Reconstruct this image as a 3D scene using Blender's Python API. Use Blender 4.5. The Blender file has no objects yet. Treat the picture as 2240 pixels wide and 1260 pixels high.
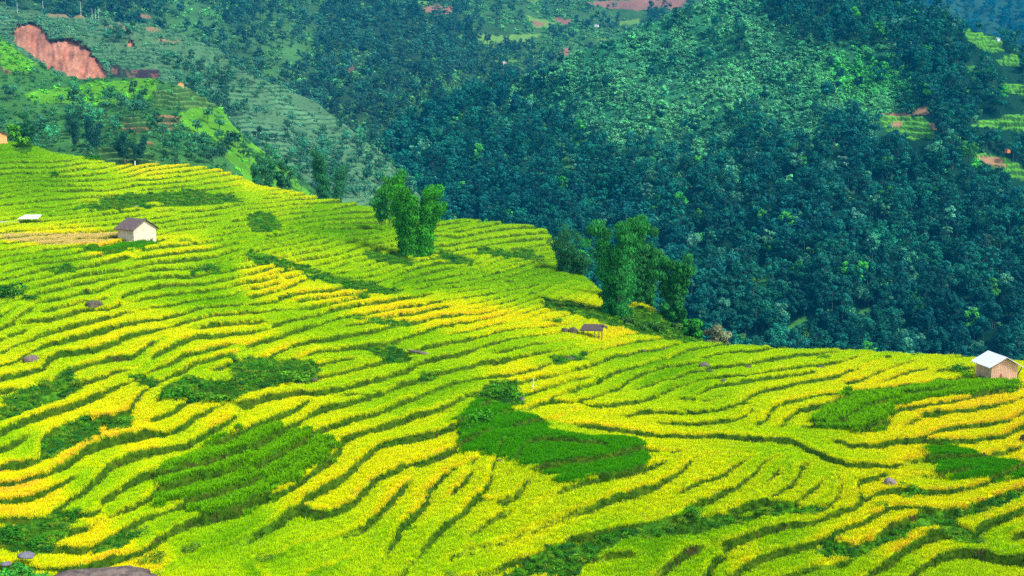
import bpy, math, random
import numpy as np
from mathutils import Vector, Matrix, Euler
R = math.radians
rng = np.random.default_rng(7); random.seed(7)
scene = bpy.context.scene
COL = scene.collection
# ------------------------------------------------------------ camera, light, exposure
FPX, PITCH = 2402.0, R(8.0)
cam = bpy.data.cameras.new('camera'); camo = bpy.data.objects.new('camera', cam); COL.objects.link(camo)
cam.sensor_width = 36; cam.lens = 36 * FPX / 2240; cam.clip_start = 1; cam.clip_end = 6000
camo.rotation_euler = (R(90) - PITCH, 0, 0); scene.camera = camo
SUN_EL, SUN_AZ = R(50), R(118)          # azimuth from +Y (view direction) towards +X
world = bpy.data.worlds.new('World'); scene.world = world; world.use_nodes = True
wn = world.node_tree; bg = wn.nodes['Background']
sky = wn.nodes.new('ShaderNodeTexSky'); sky.sky_type = 'NISHITA'; sky.sun_disc = False
sky.sun_elevation = SUN_EL; sky.sun_rotation = SUN_AZ; sky.air_density = 1.0; sky.dust_density = 2.5
wn.links.new(sky.outputs[0], bg.inputs[0]); bg.inputs[1].default_value = 0.095
sun = bpy.data.lights.new('sun', 'SUN'); suno = bpy.data.objects.new('sun', sun); COL.objects.link(suno)
sun.energy = 1.5; sun.angle = R(10); sun.color = (1.0, .96, .88)
sd = Vector((math.sin(SUN_AZ) * math.cos(SUN_EL), math.cos(SUN_AZ) * math.cos(SUN_EL), math.sin(SUN_EL)))
suno.rotation_euler = sd.to_track_quat('Z', 'Y').to_euler(); suno.location = sd * 300
scene.view_settings.view_transform = 'Standard'; scene.view_settings.look = 'None'
scene.view_settings.exposure = 1.63; scene.view_settings.gamma = 1
try:
    scene.cycles.use_denoising = False; scene.cycles.max_bounces = 5; scene.cycles.diffuse_bounces = 3
    scene.cycles.volume_bounces = 0
except Exception: pass

# ------------------------------------------------------------ numbers
def ray(u, v):
    x = (np.asarray(u, float) - 1120) / FPX; y = -(np.asarray(v, float) - 630) / FPX
    c, s = math.cos(PITCH), math.sin(PITCH)
    return np.stack([x + 0 * y, c + y * s + 0 * x, -s + y * c + 0 * x], -1)
def at(u, v, d): return ray(u, v) * np.asarray(d, float)[..., None]
def hash2(i, j, seed):
    h = (i * 374761393 + j * 668265263 + seed * 982451653) & 0xffffffff
    h = ((h ^ (h >> 13)) * 1274126177) & 0xffffffff
    return ((h ^ (h >> 16)) & 0xffff) / 65535.0
def vnoise(x, y, seed=0):
    i = np.floor(x).astype(np.int64); j = np.floor(y).astype(np.int64); a = x - i; b = y - j
    a = a * a * (3 - 2 * a); b = b * b * (3 - 2 * b)
    return (hash2(i, j, seed) * (1 - a) + hash2(i + 1, j, seed) * a) * (1 - b) + (hash2(i, j + 1, seed) * (1 - a) + hash2(i + 1, j + 1, seed) * a) * b
def fbm(x, y, o=4, seed=0):
    t = 0; a = .5; n = 0
    for k in range(o): t = t + a * vnoise(x * 2 ** k, y * 2 ** k, seed + k * 17); n += a; a *= .5
    return t / n
def sst(a, b, x):
    t = np.clip((x - a) / (b - a), 0, 1); return t * t * (3 - 2 * t)
class Grid2:                                                  # bilinear table over (u, v)
    def __init__(s, fn, u0, u1, v0, v1, du=30, dv=15):
        s.u = np.arange(u0, u1 + du, float(du)); s.v = np.arange(v0, v1 + dv, float(dv)); s.du, s.dv = du, dv
        U, V = np.meshgrid(s.u, s.v); s.g = fn(U, V)
    def __call__(s, u, v):
        a = np.clip((u - s.u[0]) / s.du, 0, len(s.u) - 1.001); b = np.clip((v - s.v[0]) / s.dv, 0, len(s.v) - 1.001)
        i = a.astype(int); j = b.astype(int); a = a - i; b = b - j; g = s.g
        return g[j, i] * (1 - a) * (1 - b) + g[j, i + 1] * a * (1 - b) + g[j + 1, i] * (1 - a) * b + g[j + 1, i + 1] * a * b
def tps(P, val, smooth=1e-3, sc=500.):
    P = np.asarray(P, float) / sc; n = len(P)
    def k(r2): return .5 * r2 * np.log(r2 + 1e-12)
    K = k(((P[:, None] - P[None]) ** 2).sum(-1)) + smooth * np.eye(n)
    Q = np.c_[np.ones(n), P]; A = np.block([[K, Q], [Q.T, np.zeros((3, 3))]])
    c = np.linalg.solve(A, np.r_[val, 0, 0, 0])
    def f(U, V):
        X = np.stack([U, V], -1) / sc
        return k(((X[..., None, :] - P) ** 2).sum(-1)) @ c[:n] + c[n] + X @ c[n + 1:]
    return f
def idw(P, val, U, V, p=1.5, e=900., sx=1.6):
    w = 1 / (((U[..., None] - P[:, 0]) / sx) ** 2 + ((V[..., None] - P[:, 1])) ** 2 + e) ** p
    return (w * val).sum(-1) / w.sum(-1)
def inpoly(U, V, poly):
    poly = np.asarray(poly, float); r = np.zeros(U.shape, bool)
    m = (U >= poly[:, 0].min()) & (U <= poly[:, 0].max()) & (V >= poly[:, 1].min()) & (V <= poly[:, 1].max())
    u, v = U[m], V[m]; q = np.zeros(u.shape, bool); n = len(poly)
    for a in range(n):
        x0, y0 = poly[a]; x1, y1 = poly[(a + 1) % n]
        if y0 == y1: continue
        c = ((y0 > v) != (y1 > v)) & (u < (x1 - x0) * (v - y0) / (y1 - y0) + x0); q ^= c
    r[m] = q; return r
def pts(s): return [tuple(float(c) for c in t.split(',')) for t in s.split()]

# ------------------------------------------------------------ mesh and object helpers
def mesh_np(name, V, F, mats=(), smooth=False, attrs=None, fmat=None):
    me = bpy.data.meshes.new(name); V = np.asarray(V, np.float32); F = np.asarray(F, np.int32)
    me.vertices.add(len(V)); me.vertices.foreach_set('co', V.ravel())
    if len(F):
        k = F.shape[1]; me.loops.add(F.size); me.loops.foreach_set('vertex_index', F.ravel())
        me.polygons.add(len(F)); me.polygons.foreach_set('loop_start', np.arange(0, F.size, k, dtype=np.int32))
        if smooth: me.polygons.foreach_set('use_smooth', np.ones(len(F), bool))
        if fmat is not None: me.polygons.foreach_set('material_index', np.asarray(fmat, np.int32))
    for m in mats: me.materials.append(m)
    for an, (ty, dat) in (attrs or {}).items():
        a = me.attributes.new(an, ty, 'POINT')
        a.data.foreach_set({'FLOAT': 'value', 'INT': 'value', 'FLOAT_VECTOR': 'vector', 'FLOAT_COLOR': 'color'}[ty], np.ascontiguousarray(dat).ravel())
    me.update(calc_edges=True); return me
def link(name, me, parent=None, loc=None, rz=0):
    o = bpy.data.objects.new(name, me); COL.objects.link(o)
    if parent: o.parent = parent
    if loc is not None: o.location = tuple(float(c) for c in loc)
    o.rotation_euler[2] = rz; return o
def tag(o, label=None, cat=None, group=None, kind=None):
    for k, v in (('label', label), ('category', cat), ('group', group), ('kind', kind)):
        if v: o[k] = v
    return o
def thing(name, label, cat, loc, rz=0, group=None):
    o = link(name, None, None, loc, rz); o.empty_display_size = .3; return tag(o, label, cat, group)
class MB:                                                     # collects pieces into one mesh
    def __init__(s): s.V = []; s.F = []; s.n = 0
    def add(s, V, F): s.V.append(np.asarray(V, float)); s.F += [tuple(i + s.n for i in f) for f in F]; s.n += len(V)
    def box(s, c, d, M=None):
        x, y, z = [q / 2 for q in d]; V = np.array([(a * x, b * y, e * z) for a in (-1, 1) for b in (-1, 1) for e in (-1, 1)])
        if M is not None: V = V @ np.array(M.to_3x3()).T
        s.add(V + np.array(c), [(0, 1, 3, 2), (4, 6, 7, 5), (0, 4, 5, 1), (2, 3, 7, 6), (0, 2, 6, 4), (1, 5, 7, 3)])
    def tube(s, P, r, k=6, cap=True):
        P = [Vector(p) for p in P]; r = r if hasattr(r, '__len__') else [r] * len(P); V = []
        for i, p in enumerate(P):
            t = (P[min(i + 1, len(P) - 1)] - P[max(i - 1, 0)]).normalized()
            a = t.cross(Vector((0, 0, 1)) if abs(t.z) < .9 else Vector((1, 0, 0))).normalized(); b = t.cross(a)
            for j in range(k):
                w = 2 * math.pi * j / k; V.append(p + (a * math.cos(w) + b * math.sin(w)) * r[i])
        F = [(i * k + j, i * k + (j + 1) % k, (i + 1) * k + (j + 1) % k, (i + 1) * k + j) for i in range(len(P) - 1) for j in range(k)]
        if cap: F += [tuple(range(k))[::-1], tuple(range((len(P) - 1) * k, len(P) * k))]
        s.add(np.array([tuple(v) for v in V]), F)
    def mesh(s, name, mat, smooth=False):
        me = bpy.data.meshes.new(name); me.from_pydata(np.concatenate(s.V).tolist(), [], s.F); me.materials.append(mat)
        if smooth: me.polygons.foreach_set('use_smooth', np.ones(len(me.polygons), bool))
        me.update(); return me
    def obj(s, name, mat, parent=None, smooth=False): return link(name, s.mesh(name, mat, smooth), parent)

# ------------------------------------------------------------ materials
def mat(name, rough=.9, spec=.15):
    m = bpy.data.materials.new(name); m.use_nodes = True; b = m.node_tree.nodes['Principled BSDF']
    b.inputs['Roughness'].default_value = rough; b.inputs['Specular IOR Level'].default_value = spec
    return m, m.node_tree, b
def ramp(nt, stops):
    r = nt.nodes.new('ShaderNodeValToRGB'); e = r.color_ramp.elements
    while len(e) < len(stops): e.new(.5)
    for k, (p, c) in enumerate(stops): e[k].position = p; e[k].color = (*c, 1)
    return r
def mixc(nt, mode, f, a, b):
    n = nt.nodes.new('ShaderNodeMix'); n.data_type = 'RGBA'; n.blend_type = mode
    for s, v in ((0, f), (6, a), (7, b)):
        if hasattr(v, 'links') or hasattr(v, 'is_linked'): nt.links.new(v, n.inputs[s])
        else: n.inputs[s].default_value = v if s == 0 else (*v, 1)
    return n.outputs[2]
def noise(nt, scale, detail=4, vec=None, rough=.6):
    n = nt.nodes.new('ShaderNodeTexNoise'); n.inputs['Scale'].default_value = scale; n.inputs['Detail'].default_value = detail
    n.inputs['Roughness'].default_value = rough
    if vec is not None: nt.links.new(vec, n.inputs['Vector'])
    return n.outputs['Fac']
def bump(nt, b, h, strength, dist):
    n = nt.nodes.new('ShaderNodeBump'); n.inputs['Strength'].default_value = strength; n.inputs['Distance'].default_value = dist
    nt.links.new(h, n.inputs['Height']); nt.links.new(n.outputs[0], b.inputs['Normal'])
def attr_mat(name, nscale, lo=.7, hi=1.25, bd=.1, bs=.5):       # vertex colour times fine noise
    m, nt, b = mat(name, .95, .05)
    a = nt.nodes.new('ShaderNodeAttribute'); a.attribute_name = 'col'
    t = nt.nodes.new('ShaderNodeTexCoord'); n = noise(nt, nscale, 6, t.outputs['Object'], .7)
    r = ramp(nt, [(.3, (lo,) * 3), (.7, (hi,) * 3)]); nt.links.new(n, r.inputs[0])
    nt.links.new(mixc(nt, 'MULTIPLY', 1.0, a.outputs['Color'], r.outputs[0]), b.inputs['Base Color'])
    bump(nt, b, n, bs, bd); return m
def leaf_mat(name, src='INSTANCER', col=None, vary=.35, trans=.25, spec=.12, canopy=0.):
    m, nt, b = mat(name, .8, spec)
    if src == 'INSTANCER':
        a = nt.nodes.new('ShaderNodeAttribute'); a.attribute_type = 'INSTANCER'; a.attribute_name = 'col'; c = a.outputs['Color']
    elif src == 'OBJECT':
        a = nt.nodes.new('ShaderNodeObjectInfo'); c = a.outputs['Color']
    else:
        a = nt.nodes.new('ShaderNodeRGB'); a.outputs[0].default_value = (*col, 1); c = a.outputs[0]
    v = nt.nodes.new('ShaderNodeAttribute'); v.attribute_name = 'var'
    c = mixc(nt, 'MULTIPLY', 1.0, c, v.outputs['Color'])
    nt.links.new(c, b.inputs['Base Color']); nv = None
    if canopy:                                                 # thin upright leaves lit as the canopy they make together
        ge = nt.nodes.new('ShaderNodeNewGeometry'); vm = nt.nodes.new('ShaderNodeMix'); vm.data_type = 'VECTOR'; vm.inputs[0].default_value = canopy
        nt.links.new(ge.outputs['Normal'], vm.inputs[4]); vm.inputs[5].default_value = (0, 0, 1); nn = nt.nodes.new('ShaderNodeVectorMath'); nn.operation = 'NORMALIZE'
        nt.links.new(vm.outputs[1], nn.inputs[0]); nv = nn.outputs[0]; nt.links.new(nv, b.inputs['Normal'])
    if trans:
        tr = nt.nodes.new('ShaderNodeBsdfTranslucent'); nt.links.new(c, tr.inputs[0]); mx = nt.nodes.new('ShaderNodeMixShader')
        mx.inputs[0].default_value = trans; nt.links.new(b.outputs[0], mx.inputs[1]); nt.links.new(tr.outputs[0], mx.inputs[2])
        nt.links.new(mx.outputs[0], nt.nodes['Material Output'].inputs[0])
    return m
def plain(name, c1, c2, scale=3, rough=.85, stretch=None, bd=.02):
    m, nt, b = mat(name, rough); t = nt.nodes.new('ShaderNodeTexCoord'); v = t.outputs['Object']
    if stretch:
        mp = nt.nodes.new('ShaderNodeMapping'); mp.inputs['Scale'].default_value = stretch; nt.links.new(v, mp.inputs[0]); v = mp.outputs[0]
    n = noise(nt, scale, 6, v, .65); r = ramp(nt, [(.3, c1), (.7, c2)]); nt.links.new(n, r.inputs[0])
    nt.links.new(r.outputs[0], b.inputs['Base Color']); bump(nt, b, n, .6, bd); return m
# ------------------------------------------------------------ terraced hill: where the lips of the paddies run
OFF = {'E':(0,900),'F':(540,900),'G':(1080,900),'H':(1600,900),'D':(1600,700),'C':(1080,640),'B':(540,600),'A':(0,600),'P':(0,300),'Q':(540,300),'R':(1080,400)}
LIPS = '''
E 440,1040 600,1075 760,1020 900,930 1050,830
E 830,1110 1000,1100 1080,1060 1190,980
E 540,785 640,790 720,770
E 980,745 1060,700 1180,620
E 865,630 960,570 1060,500 1190,460
E 730,520 790,440 900,380 1050,320 1200,300 1400,260 1550,190 1680,110
E 400,455 480,420 600,320 700,270 800,240 900,220 1110,160
E 1160,170 1290,170 1400,110 1450,50
E 60,390 200,390 280,370 290,240 400,150 580,80
E 100,800 150,825 370,810 460,720
E 1210,520 1400,460 1700,380 1950,280 2150,180
E 1220,620 1450,560 1700,490 1950,400 F 0,330 150,240 250,160
E 1460,700 1560,680 1750,630 1950,560 F 0,480 150,410 300,330 460,230
E 1480,810 1560,830 1750,790 1950,700 F 0,690 120,670 300,600 500,470 680,320
F 145,65 300,10 B 470,970
F 270,135 400,70 500,10 B 600,1010 800,980 920,960
F 470,165 600,125 750,80 900,40 B 1000,1060 1080,1020
F 700,240 780,190 900,150 1100,90 1200,50 1270,10
F 960,290 1000,250 1100,220 1300,190 1480,150 1600,90
F 1340,400 1420,360 1500,320 1640,260
F 410,680 440,640 600,580 750,490 850,370
F 235,820 300,770 400,710
F 460,740 620,790 800,700 880,620 940,540 1050,470 1150,440
F 1120,990 1140,900 1200,830 1300,770 1350,700 1350,620
F 1480,890 1560,840 1640,770 1730,660 1820,590 1860,480 1850,420
F 1840,665 1900,680 2000,670 2080,620 2120,530
F 1990,1160 2090,1130 G 280,1110 420,1060 600,960 800,925 1000,900 1200,870 1400,800 1470,830 1600,835 1750,790 1950,700 H 0,750 150,700 330,640 450,560 490,500 480,410
G 1430,770 1560,710 1700,640 1850,570 1980,480 2045,390
H 310,700 470,710 560,620
H 480,730 720,720 800,660 820,580 790,500
H 790,750 940,740 950,640 950,540 1010,510 1150,490
G 910,650 1050,620 1200,580 1350,500 1450,430 1465,380
G 530,570 700,530 800,510 1000,470 1190,430
G 1390,1150 1400,1110 1450,1060 1520,1040
G 1620,1230 1650,1160 1740,1120
G 1850,1240 1900,1180 2000,1130 H 330,1080 500,1050 650,1000 720,960
H 750,930 900,890 1000,840 1130,770
H 820,980 850,1010 950,1030 1080,980 1180,880 1300,840 1410,800
H 1220,730 1400,740 1480,750 1600,780 1750,750 1900,690 2100,630 2240,580
H 1220,1150 1260,1090 1400,1010 1480,950 1600,920
H 1730,900 1850,930 1900,890 2000,830 2240,740
H 1940,1060 2040,1110 2150,1130 2240,1120
H 1500,230 1700,230 1900,210 2050,190 2200,110
H 1250,210 1400,210 1600,150 1720,120 1900,100 2110,70 2180,30
C 1605,750 1680,715 D 0,490 200,450 450,420 650,400
C 1670,650 D 0,430 200,410 450,370 660,340
C 1700,975 D 0,770 80,740 125,700 80,610 200,550 380,510 600,470 800,430 900,390
D 210,785 270,730 320,660 400,630 600,590 750,570 900,560 1000,535 1150,520
D 380,810 385,770 460,720 480,700 600,660 750,640 870,600
D 1130,490 1220,440 1350,400 1450,375
D 1150,530 1300,510 1450,500 1600,470 1800,460
C 1620,490 1700,470 1880,450
C 1680,570 1900,550 2130,500
D 860,800 900,740 1000,690 1150,650 1280,640
D 1130,820 1200,740 1250,690 1400,670 1600,640 1820,600
D 1460,710 1600,710 1800,680 1940,660
C 0,540 100,520 300,460 450,440
C 30,640 150,630 300,590 430,530
C 120,690 220,690 400,640 600,590 750,550 850,500 915,470
C 330,750 500,690 700,650 790,645
C 420,810 520,770 650,720 790,680 830,640 1000,590 1200,530 1400,470 1480,430
C 480,830 600,830 750,800 900,750 1020,680 1100,620 1300,570 1520,545
C 700,850 900,860 1100,830 1250,780 1360,730 1365,670 1420,630 1600,600
C 1130,900 1370,910 1650,910 1760,890
C 920,480 1100,450 1300,430
G 700,100 1000,150 1400,180 1800,190 2150,210 H 500,230 700,330 900,400 1200,420
B 0,980 200,930 430,890
B 450,910 600,890 750,870 900,820 1100,770 1200,750
B 740,930 920,930 1100,880 1250,820
B 710,570 850,560 1000,530 1090,525
B 470,510 600,500 680,470
B 180,490 300,460 440,400
B 1400,650 1600,610 1750,570 1850,530 2000,500
B 1800,670 2000,640 2240,600
B 400,200 600,180 800,150 1000,125
B 480,250 620,230 830,185
B 610,290 700,260 900,230 1100,200 1190,180
B 890,310 1000,290 1200,250 1380,230
B 990,340 1200,310 1400,270 1490,250
B 1150,370 1300,370 1450,330 1620,310
B 50,160 200,130 300,100 400,50
B 0,65 100,50 250,20
A 0,1200 270,1080 500,1020 650,960 820,880
A 730,1100 850,1100 950,1070 1030,950
A 0,900 200,860 330,830 440,800 540,720
A 370,640 450,595 700,585 900,500 1060,445 1180,430
A 440,530 500,500 780,430 940,385
A 280,480 400,430 600,385 750,345
A 170,370 400,340 570,290
A 0,410 80,380 130,320 230,260
A 820,640 1000,640 1080,580
A 1280,690 1400,620 1550,590 1690,550
A 1210,600 1350,520 1480,480 1570,460
A 1390,750 1430,690 1600,650 1740,615
A 1490,800 1620,830 1740,810
A 1750,680 1900,660 2010,640
A 0,100 150,60 350,20
A 330,200 480,180 640,130
A 700,140 900,60 1160,30
A 800,260 900,240 920,170 1050,120 1200,90 1500,80
A 1290,330 1400,300 1490,260
A 1400,360 1550,330 1700,300
A 1540,400 1700,370 1980,360
A 1760,830 1950,820 2150,780
P 0,280 200,270 450,270 640,235
P 440,305 700,290 900,250
P 830,325 1000,300 1100,260
P 60,380 300,365 700,375
P 60,460 300,410 700,400
P 120,510 400,470 680,460
P 330,540 600,500 930,480
P 0,680 200,650 400,640 600,620 1000,560
P 400,680 600,650 900,620
P 0,730 400,700 900,660
P 1180,700 1400,660 1640,640
P 0,910 200,890 350,860
P 0,970 200,930 570,890
P 0,1040 300,960 600,930 780,900
P 580,1000 780,960 940,920
P 370,1120 600,1060 900,1020 1090,980
P 790,1130 1000,1100 1160,1070
P 1210,900 1400,880 1600,850
P 1490,930 1650,910 1730,880
P 1830,1120 2000,1080 2200,1020
P 1000,370 1400,340 1700,290
P 1200,320 1500,280 1700,260
P 1190,520 1400,520
P 1560,560 1750,530
P 1770,690 1970,660 2090,660
P 2050,750 2240,700
Q 140,540 400,510 740,490
Q 260,590 600,560 850,510
Q 430,650 700,620 1000,610
Q 560,700 800,700 1000,690
Q 180,760 380,720
Q 260,800 400,760 500,720
Q 280,830 570,770
Q 390,890 600,850 800,790 960,770
Q 520,930 700,890 900,830 1040,800
Q 1140,1060 1250,1010 1420,970 1570,950
Q 1200,1090 1400,1030 1600,1000
Q 1410,1090 1600,1060 1800,1040
Q 1470,670 1700,640
Q 1650,720 1750,690 1990,650
Q 1480,760 1650,760 1800,720 2100,690
Q 1500,830 1700,800 1850,770 2240,730
Q 1760,1010 1900,950 2030,910
Q 1850,1050 2000,990 2200,960
R 0,420 360,390
R 0,470 130,440 360,430
R 190,500 400,470
R 0,700 200,640 280,610
R 20,780 160,750
R 0,840 280,790
R 60,960 200,920 380,860
'''
# local spacing between terraces (u, v, spacing) and their height factor
SPC = np.array([(100,1200,45,1),(500,1200,75,.5),(900,1150,66,.8),(1500,1200,80,.8),(2100,1200,62,1.1),(200,950,44,1.3),(600,950,44,1),(900,950,42,1),(1300,1000,42,.55),(1620,960,36,.6),(1750,1020,45,.7),(1950,1020,45,.7),(2120,1000,40,.8),
(1300,900,34,.55),(1500,940,34,.6),(200,750,32,1.1),(600,750,32,1),(900,800,36,.9),(1300,800,29,.9),(1700,820,26,.8),(2100,850,26,.9),(200,600,19,1.75),(500,600,17,1.75),(800,650,16,1.75),(1100,650,12.5,1.75),(1300,740,15,.6),(1600,770,20,.7),(2000,790,22,.6),
(200,450,12,1.75),(500,450,13,1.75),(700,450,11.5,1.75),(1000,500,11.5,1.75),(1100,600,11.5,1.75),(100,350,10.5,1.75),(400,370,9,1.75),(600,410,9,1.75),(100,500,12,.7),(1400,1100,60,.65),(1200,1100,60,.45),(700,1200,66,.55)], float)
def load_lips():
    L = []
    for row in LIPS.strip().splitlines():
        c = None; p = []
        for t in row.split():
            if t in OFF: c = OFF[t]
            else:
                a, b = map(float, t.split(',')); p.append((c[0] + a / 3.5, c[1] + b / 3.5))
        L.append(np.array(p))
    return L
def dense(p, st=6.):
    o = []; g = []
    for a, b in zip(p[:-1], p[1:]):
        n = max(1, int(np.hypot(*(b - a)) / st)); o += [a + (b - a) * i / n for i in range(n)]; g += [(b - a) / np.hypot(*(b - a))] * n
    return np.array(o + [p[-1]]), np.array(g + [g[-1]])
class Phase:                                                  # one terrace = one turn of a smooth complex field pinned to the lips
    def __init__(s):
        uu = s.uu = np.arange(-640, 2881, 8.); vv = [286.]
        while vv[-1] < 1520: vv.append(vv[-1] + 2 + 3 * max(0, min(1, (vv[-1] - 420) / 700)))
        vv = s.vv = np.array(vv); NU, NV = len(uu), len(vv); UU, VV = np.meshgrid(uu, vv)
        s.sp = Grid2(lambda U, V: np.exp(idw(SPC, np.log(SPC[:, 2]), U, V)), -680, 2960, 270, 1560)
        s.amp = Grid2(lambda U, V: idw(SPC, SPC[:, 3], U, V), -680, 2960, 270, 1560)
        D = [dense(p) for p in load_lips()]; P = np.concatenate([d[0] for d in D]); T = np.concatenate([d[1] for d in D])
        nr = np.stack([T[:, 1], -T[:, 0]], 1)
        def nf(U, V, c):
            w = np.exp(-((U[..., None] - P[:, 0]) ** 2 + ((V[..., None] - P[:, 1]) * 1.6) ** 2) / (2 * (28 * (.5 + V / 900.)[..., None]) ** 2))
            return (w * nr[:, c]).sum(-1) + .15 * (-.2, -.98)[c]
        gx = Grid2(lambda U, V: nf(U, V, 0), -660, 2940, 280, 1540, 40, 20); gy = Grid2(lambda U, V: nf(U, V, 1), -660, 2940, 280, 1540, 40, 20)
        s.gx, s.gy = gx, gy
        def sure(U, V):                                       # 1 beside a traced lip, lower where none was seen
            sg = .62 * s.sp(U, V); w = np.exp(-((U[..., None] - P[:, 0]) ** 2 + (V[..., None] - P[:, 1]) ** 2) / (2 * sg[..., None] ** 2)).sum(-1) / (sg * 2.5066 / 6)
            fl = .95 - .38 * sst(560, 720, V); return fl + (1 - fl) * sst(.10, .55, w)
        s.sure = Grid2(sure, -660, 2940, 280, 1540, 20, 10)
        nx, ny = gx(UU, VV), gy(UU, VV); q = np.hypot(nx, ny) + 1e-6; S = s.sp(UU, VV) * (.68 + .64 * fbm(UU / 85, VV / 26, 3, 201)); ny = ny * (1 + 0 * q); nx = nx + .5 * (fbm(UU / 110, VV / 40, 3, 202) - .5); q = np.hypot(nx, ny) + 1e-6
        s.KU = 2 * np.pi / S * nx / q; s.KV = 2 * np.pi / S * ny / q
        eu = np.exp(.5j * (s.KU[:, 1:] + s.KU[:, :-1]) * 8); dv = np.diff(vv)[:, None]; ev = np.exp(.5j * (s.KV[1:] + s.KV[:-1]) * dv)
        ar = np.gradient(vv)[:, None] * 8; AU = 3 / 64 * ar * np.ones((1, NU - 1)); AV = (8 / dv) * np.ones((1, NU))
        W = np.zeros((NV, NU)); B = np.zeros((NV, NU), complex)
        iu = np.clip(np.round((P[:, 0] - uu[0]) / 8).astype(int), 0, NU - 1); iv = np.clip(np.searchsorted(vv, P[:, 1]), 1, NV - 1)
        iv -= (P[:, 1] - vv[iv - 1] < vv[iv] - P[:, 1])
        ph = np.exp(1j * (s.KU[iv, iu] * (uu[iu] - P[:, 0]) + s.KV[iv, iu] * (vv[iv] - P[:, 1])))
        np.add.at(W, (iv, iu), 6.); np.add.at(B, (iv, iu), 6. * ph)
        def A(x, Wn=0):
            r = (W + .002 + Wn) * x
            t = AU * (x[:, 1:] - eu * x[:, :-1]); r[:, 1:] += t; r[:, :-1] -= np.conj(eu) * t
            t = AV * (x[1:] - ev * x[:-1]); r[1:] += t; r[:-1] -= np.conj(ev) * t
            return r
        dg = W + .002; dg[:, 1:] += AU; dg[:, :-1] += AU; dg[1:] += AV; dg[:-1] += AV
        def cg(x, B, it, Wn=0):
            r = B - A(x, Wn); z = r / (dg + Wn); p = z.copy(); rz = np.vdot(r, z).real
            for _ in range(it):
                Ap = A(p, Wn); al = rz / np.vdot(p, Ap).real; x = x + al * p; r -= al * Ap; z = r / (dg + Wn); rn = np.vdot(r, z).real
                p = z + rn / rz * p; rz = rn
            return x
        x = cg(np.zeros((NV, NU), complex), B, 150); Wn = .02 * ar / ar.mean()
        for _ in range(6): x = cg(x, B + Wn * x / (np.abs(x) + 1e-9), 25, Wn)
        s.x = x
    def __call__(s, U, V):
        uu, vv, x = s.uu, s.vv, s.x
        a = np.clip((U - uu[0]) / 8, 0, len(uu) - 1.001); i = a.astype(int); a = a - i
        j = np.clip(np.searchsorted(vv, V) - 1, 0, len(vv) - 2); H = vv[j + 1] - vv[j]; b = np.clip((V - vv[j]) / H, 0, 1)
        f = lambda jj, ii, du, dv: x[jj, ii] * np.exp(1j * (s.KU[jj, ii] * du + s.KV[jj, ii] * dv))
        P = f(j, i, a * 8, b * H) * (1 - a) * (1 - b) + f(j, i + 1, a * 8 - 8, b * H) * a * (1 - b) + f(j + 1, i, a * 8, b * H - H) * (1 - a) * b + f(j + 1, i + 1, a * 8 - 8, b * H - H) * a * b
        return (np.angle(P) / (2 * np.pi)) % 1, np.abs(P)
phase = Phase()

# ------------------------------------------------------------ terraced hill: shape
DC = '''0,1260,56 0,1050,66 0,900,79 0,750,95 0,650,106 0,520,135 0,400,180 0,310,228 -300,1260,54 -300,650,104 -300,330,225
300,1260,57 300,900,80 300,650,108 300,525,140 300,400,185 300,355,215 600,1260,58 600,1000,72 600,900,80 600,750,97 600,620,118 600,500,160 600,430,195 600,418,205
850,900,80 850,750,97 850,650,115 850,560,150 850,500,175 850,465,200 1120,1260,58 1120,1000,71 1120,880,82 1120,740,104 1120,690,115 1120,660,128 1120,600,150 1120,540,175 1120,495,200
1300,1260,58 1300,1000,70 1300,850,88 1300,735,112 1300,690,124 1290,620,152 1400,760,112 1400,700,127 1400,665,138 1600,1260,58 1600,1000,70 1600,850,88 1600,780,104 1600,750,116
2000,1260,57 2000,1000,70 2000,850,88 2000,790,104 2000,770,114 2240,1260,57 2240,1000,70 2240,850,90 2240,800,108 2540,1260,55 2540,1000,68 2540,800,105 1120,1500,48 0,1500,46 2240,1500,48'''
DC = np.array([[float(c) for c in t.split(',')] for t in DC.split()])
logD = Grid2(tps(DC[:, :2], np.log(DC[:, 2]), .002), -680, 2960, 280, 1560, 30, 15)
CREST = pts('-660,296 0,308 60,315 120,335 190,345 260,362 340,360 410,362 480,372 520,385 560,405 640,418 700,435 740,441 780,447 830,458 870,475 920,483 960,482 1010,478 1060,485 1120,490 1190,500 1225,545 1260,590 1300,625 1340,658 1370,664 1400,663 1430,676 1460,705 1500,735 1560,752 1640,757 1700,762 1760,765 1850,766 1900,769 1960,773 2040,777 2110,780 2240,792 2900,815')
CREST = np.array(CREST)
crest = lambda u: np.interp(u, CREST[:, 0], CREST[:, 1])
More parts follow.
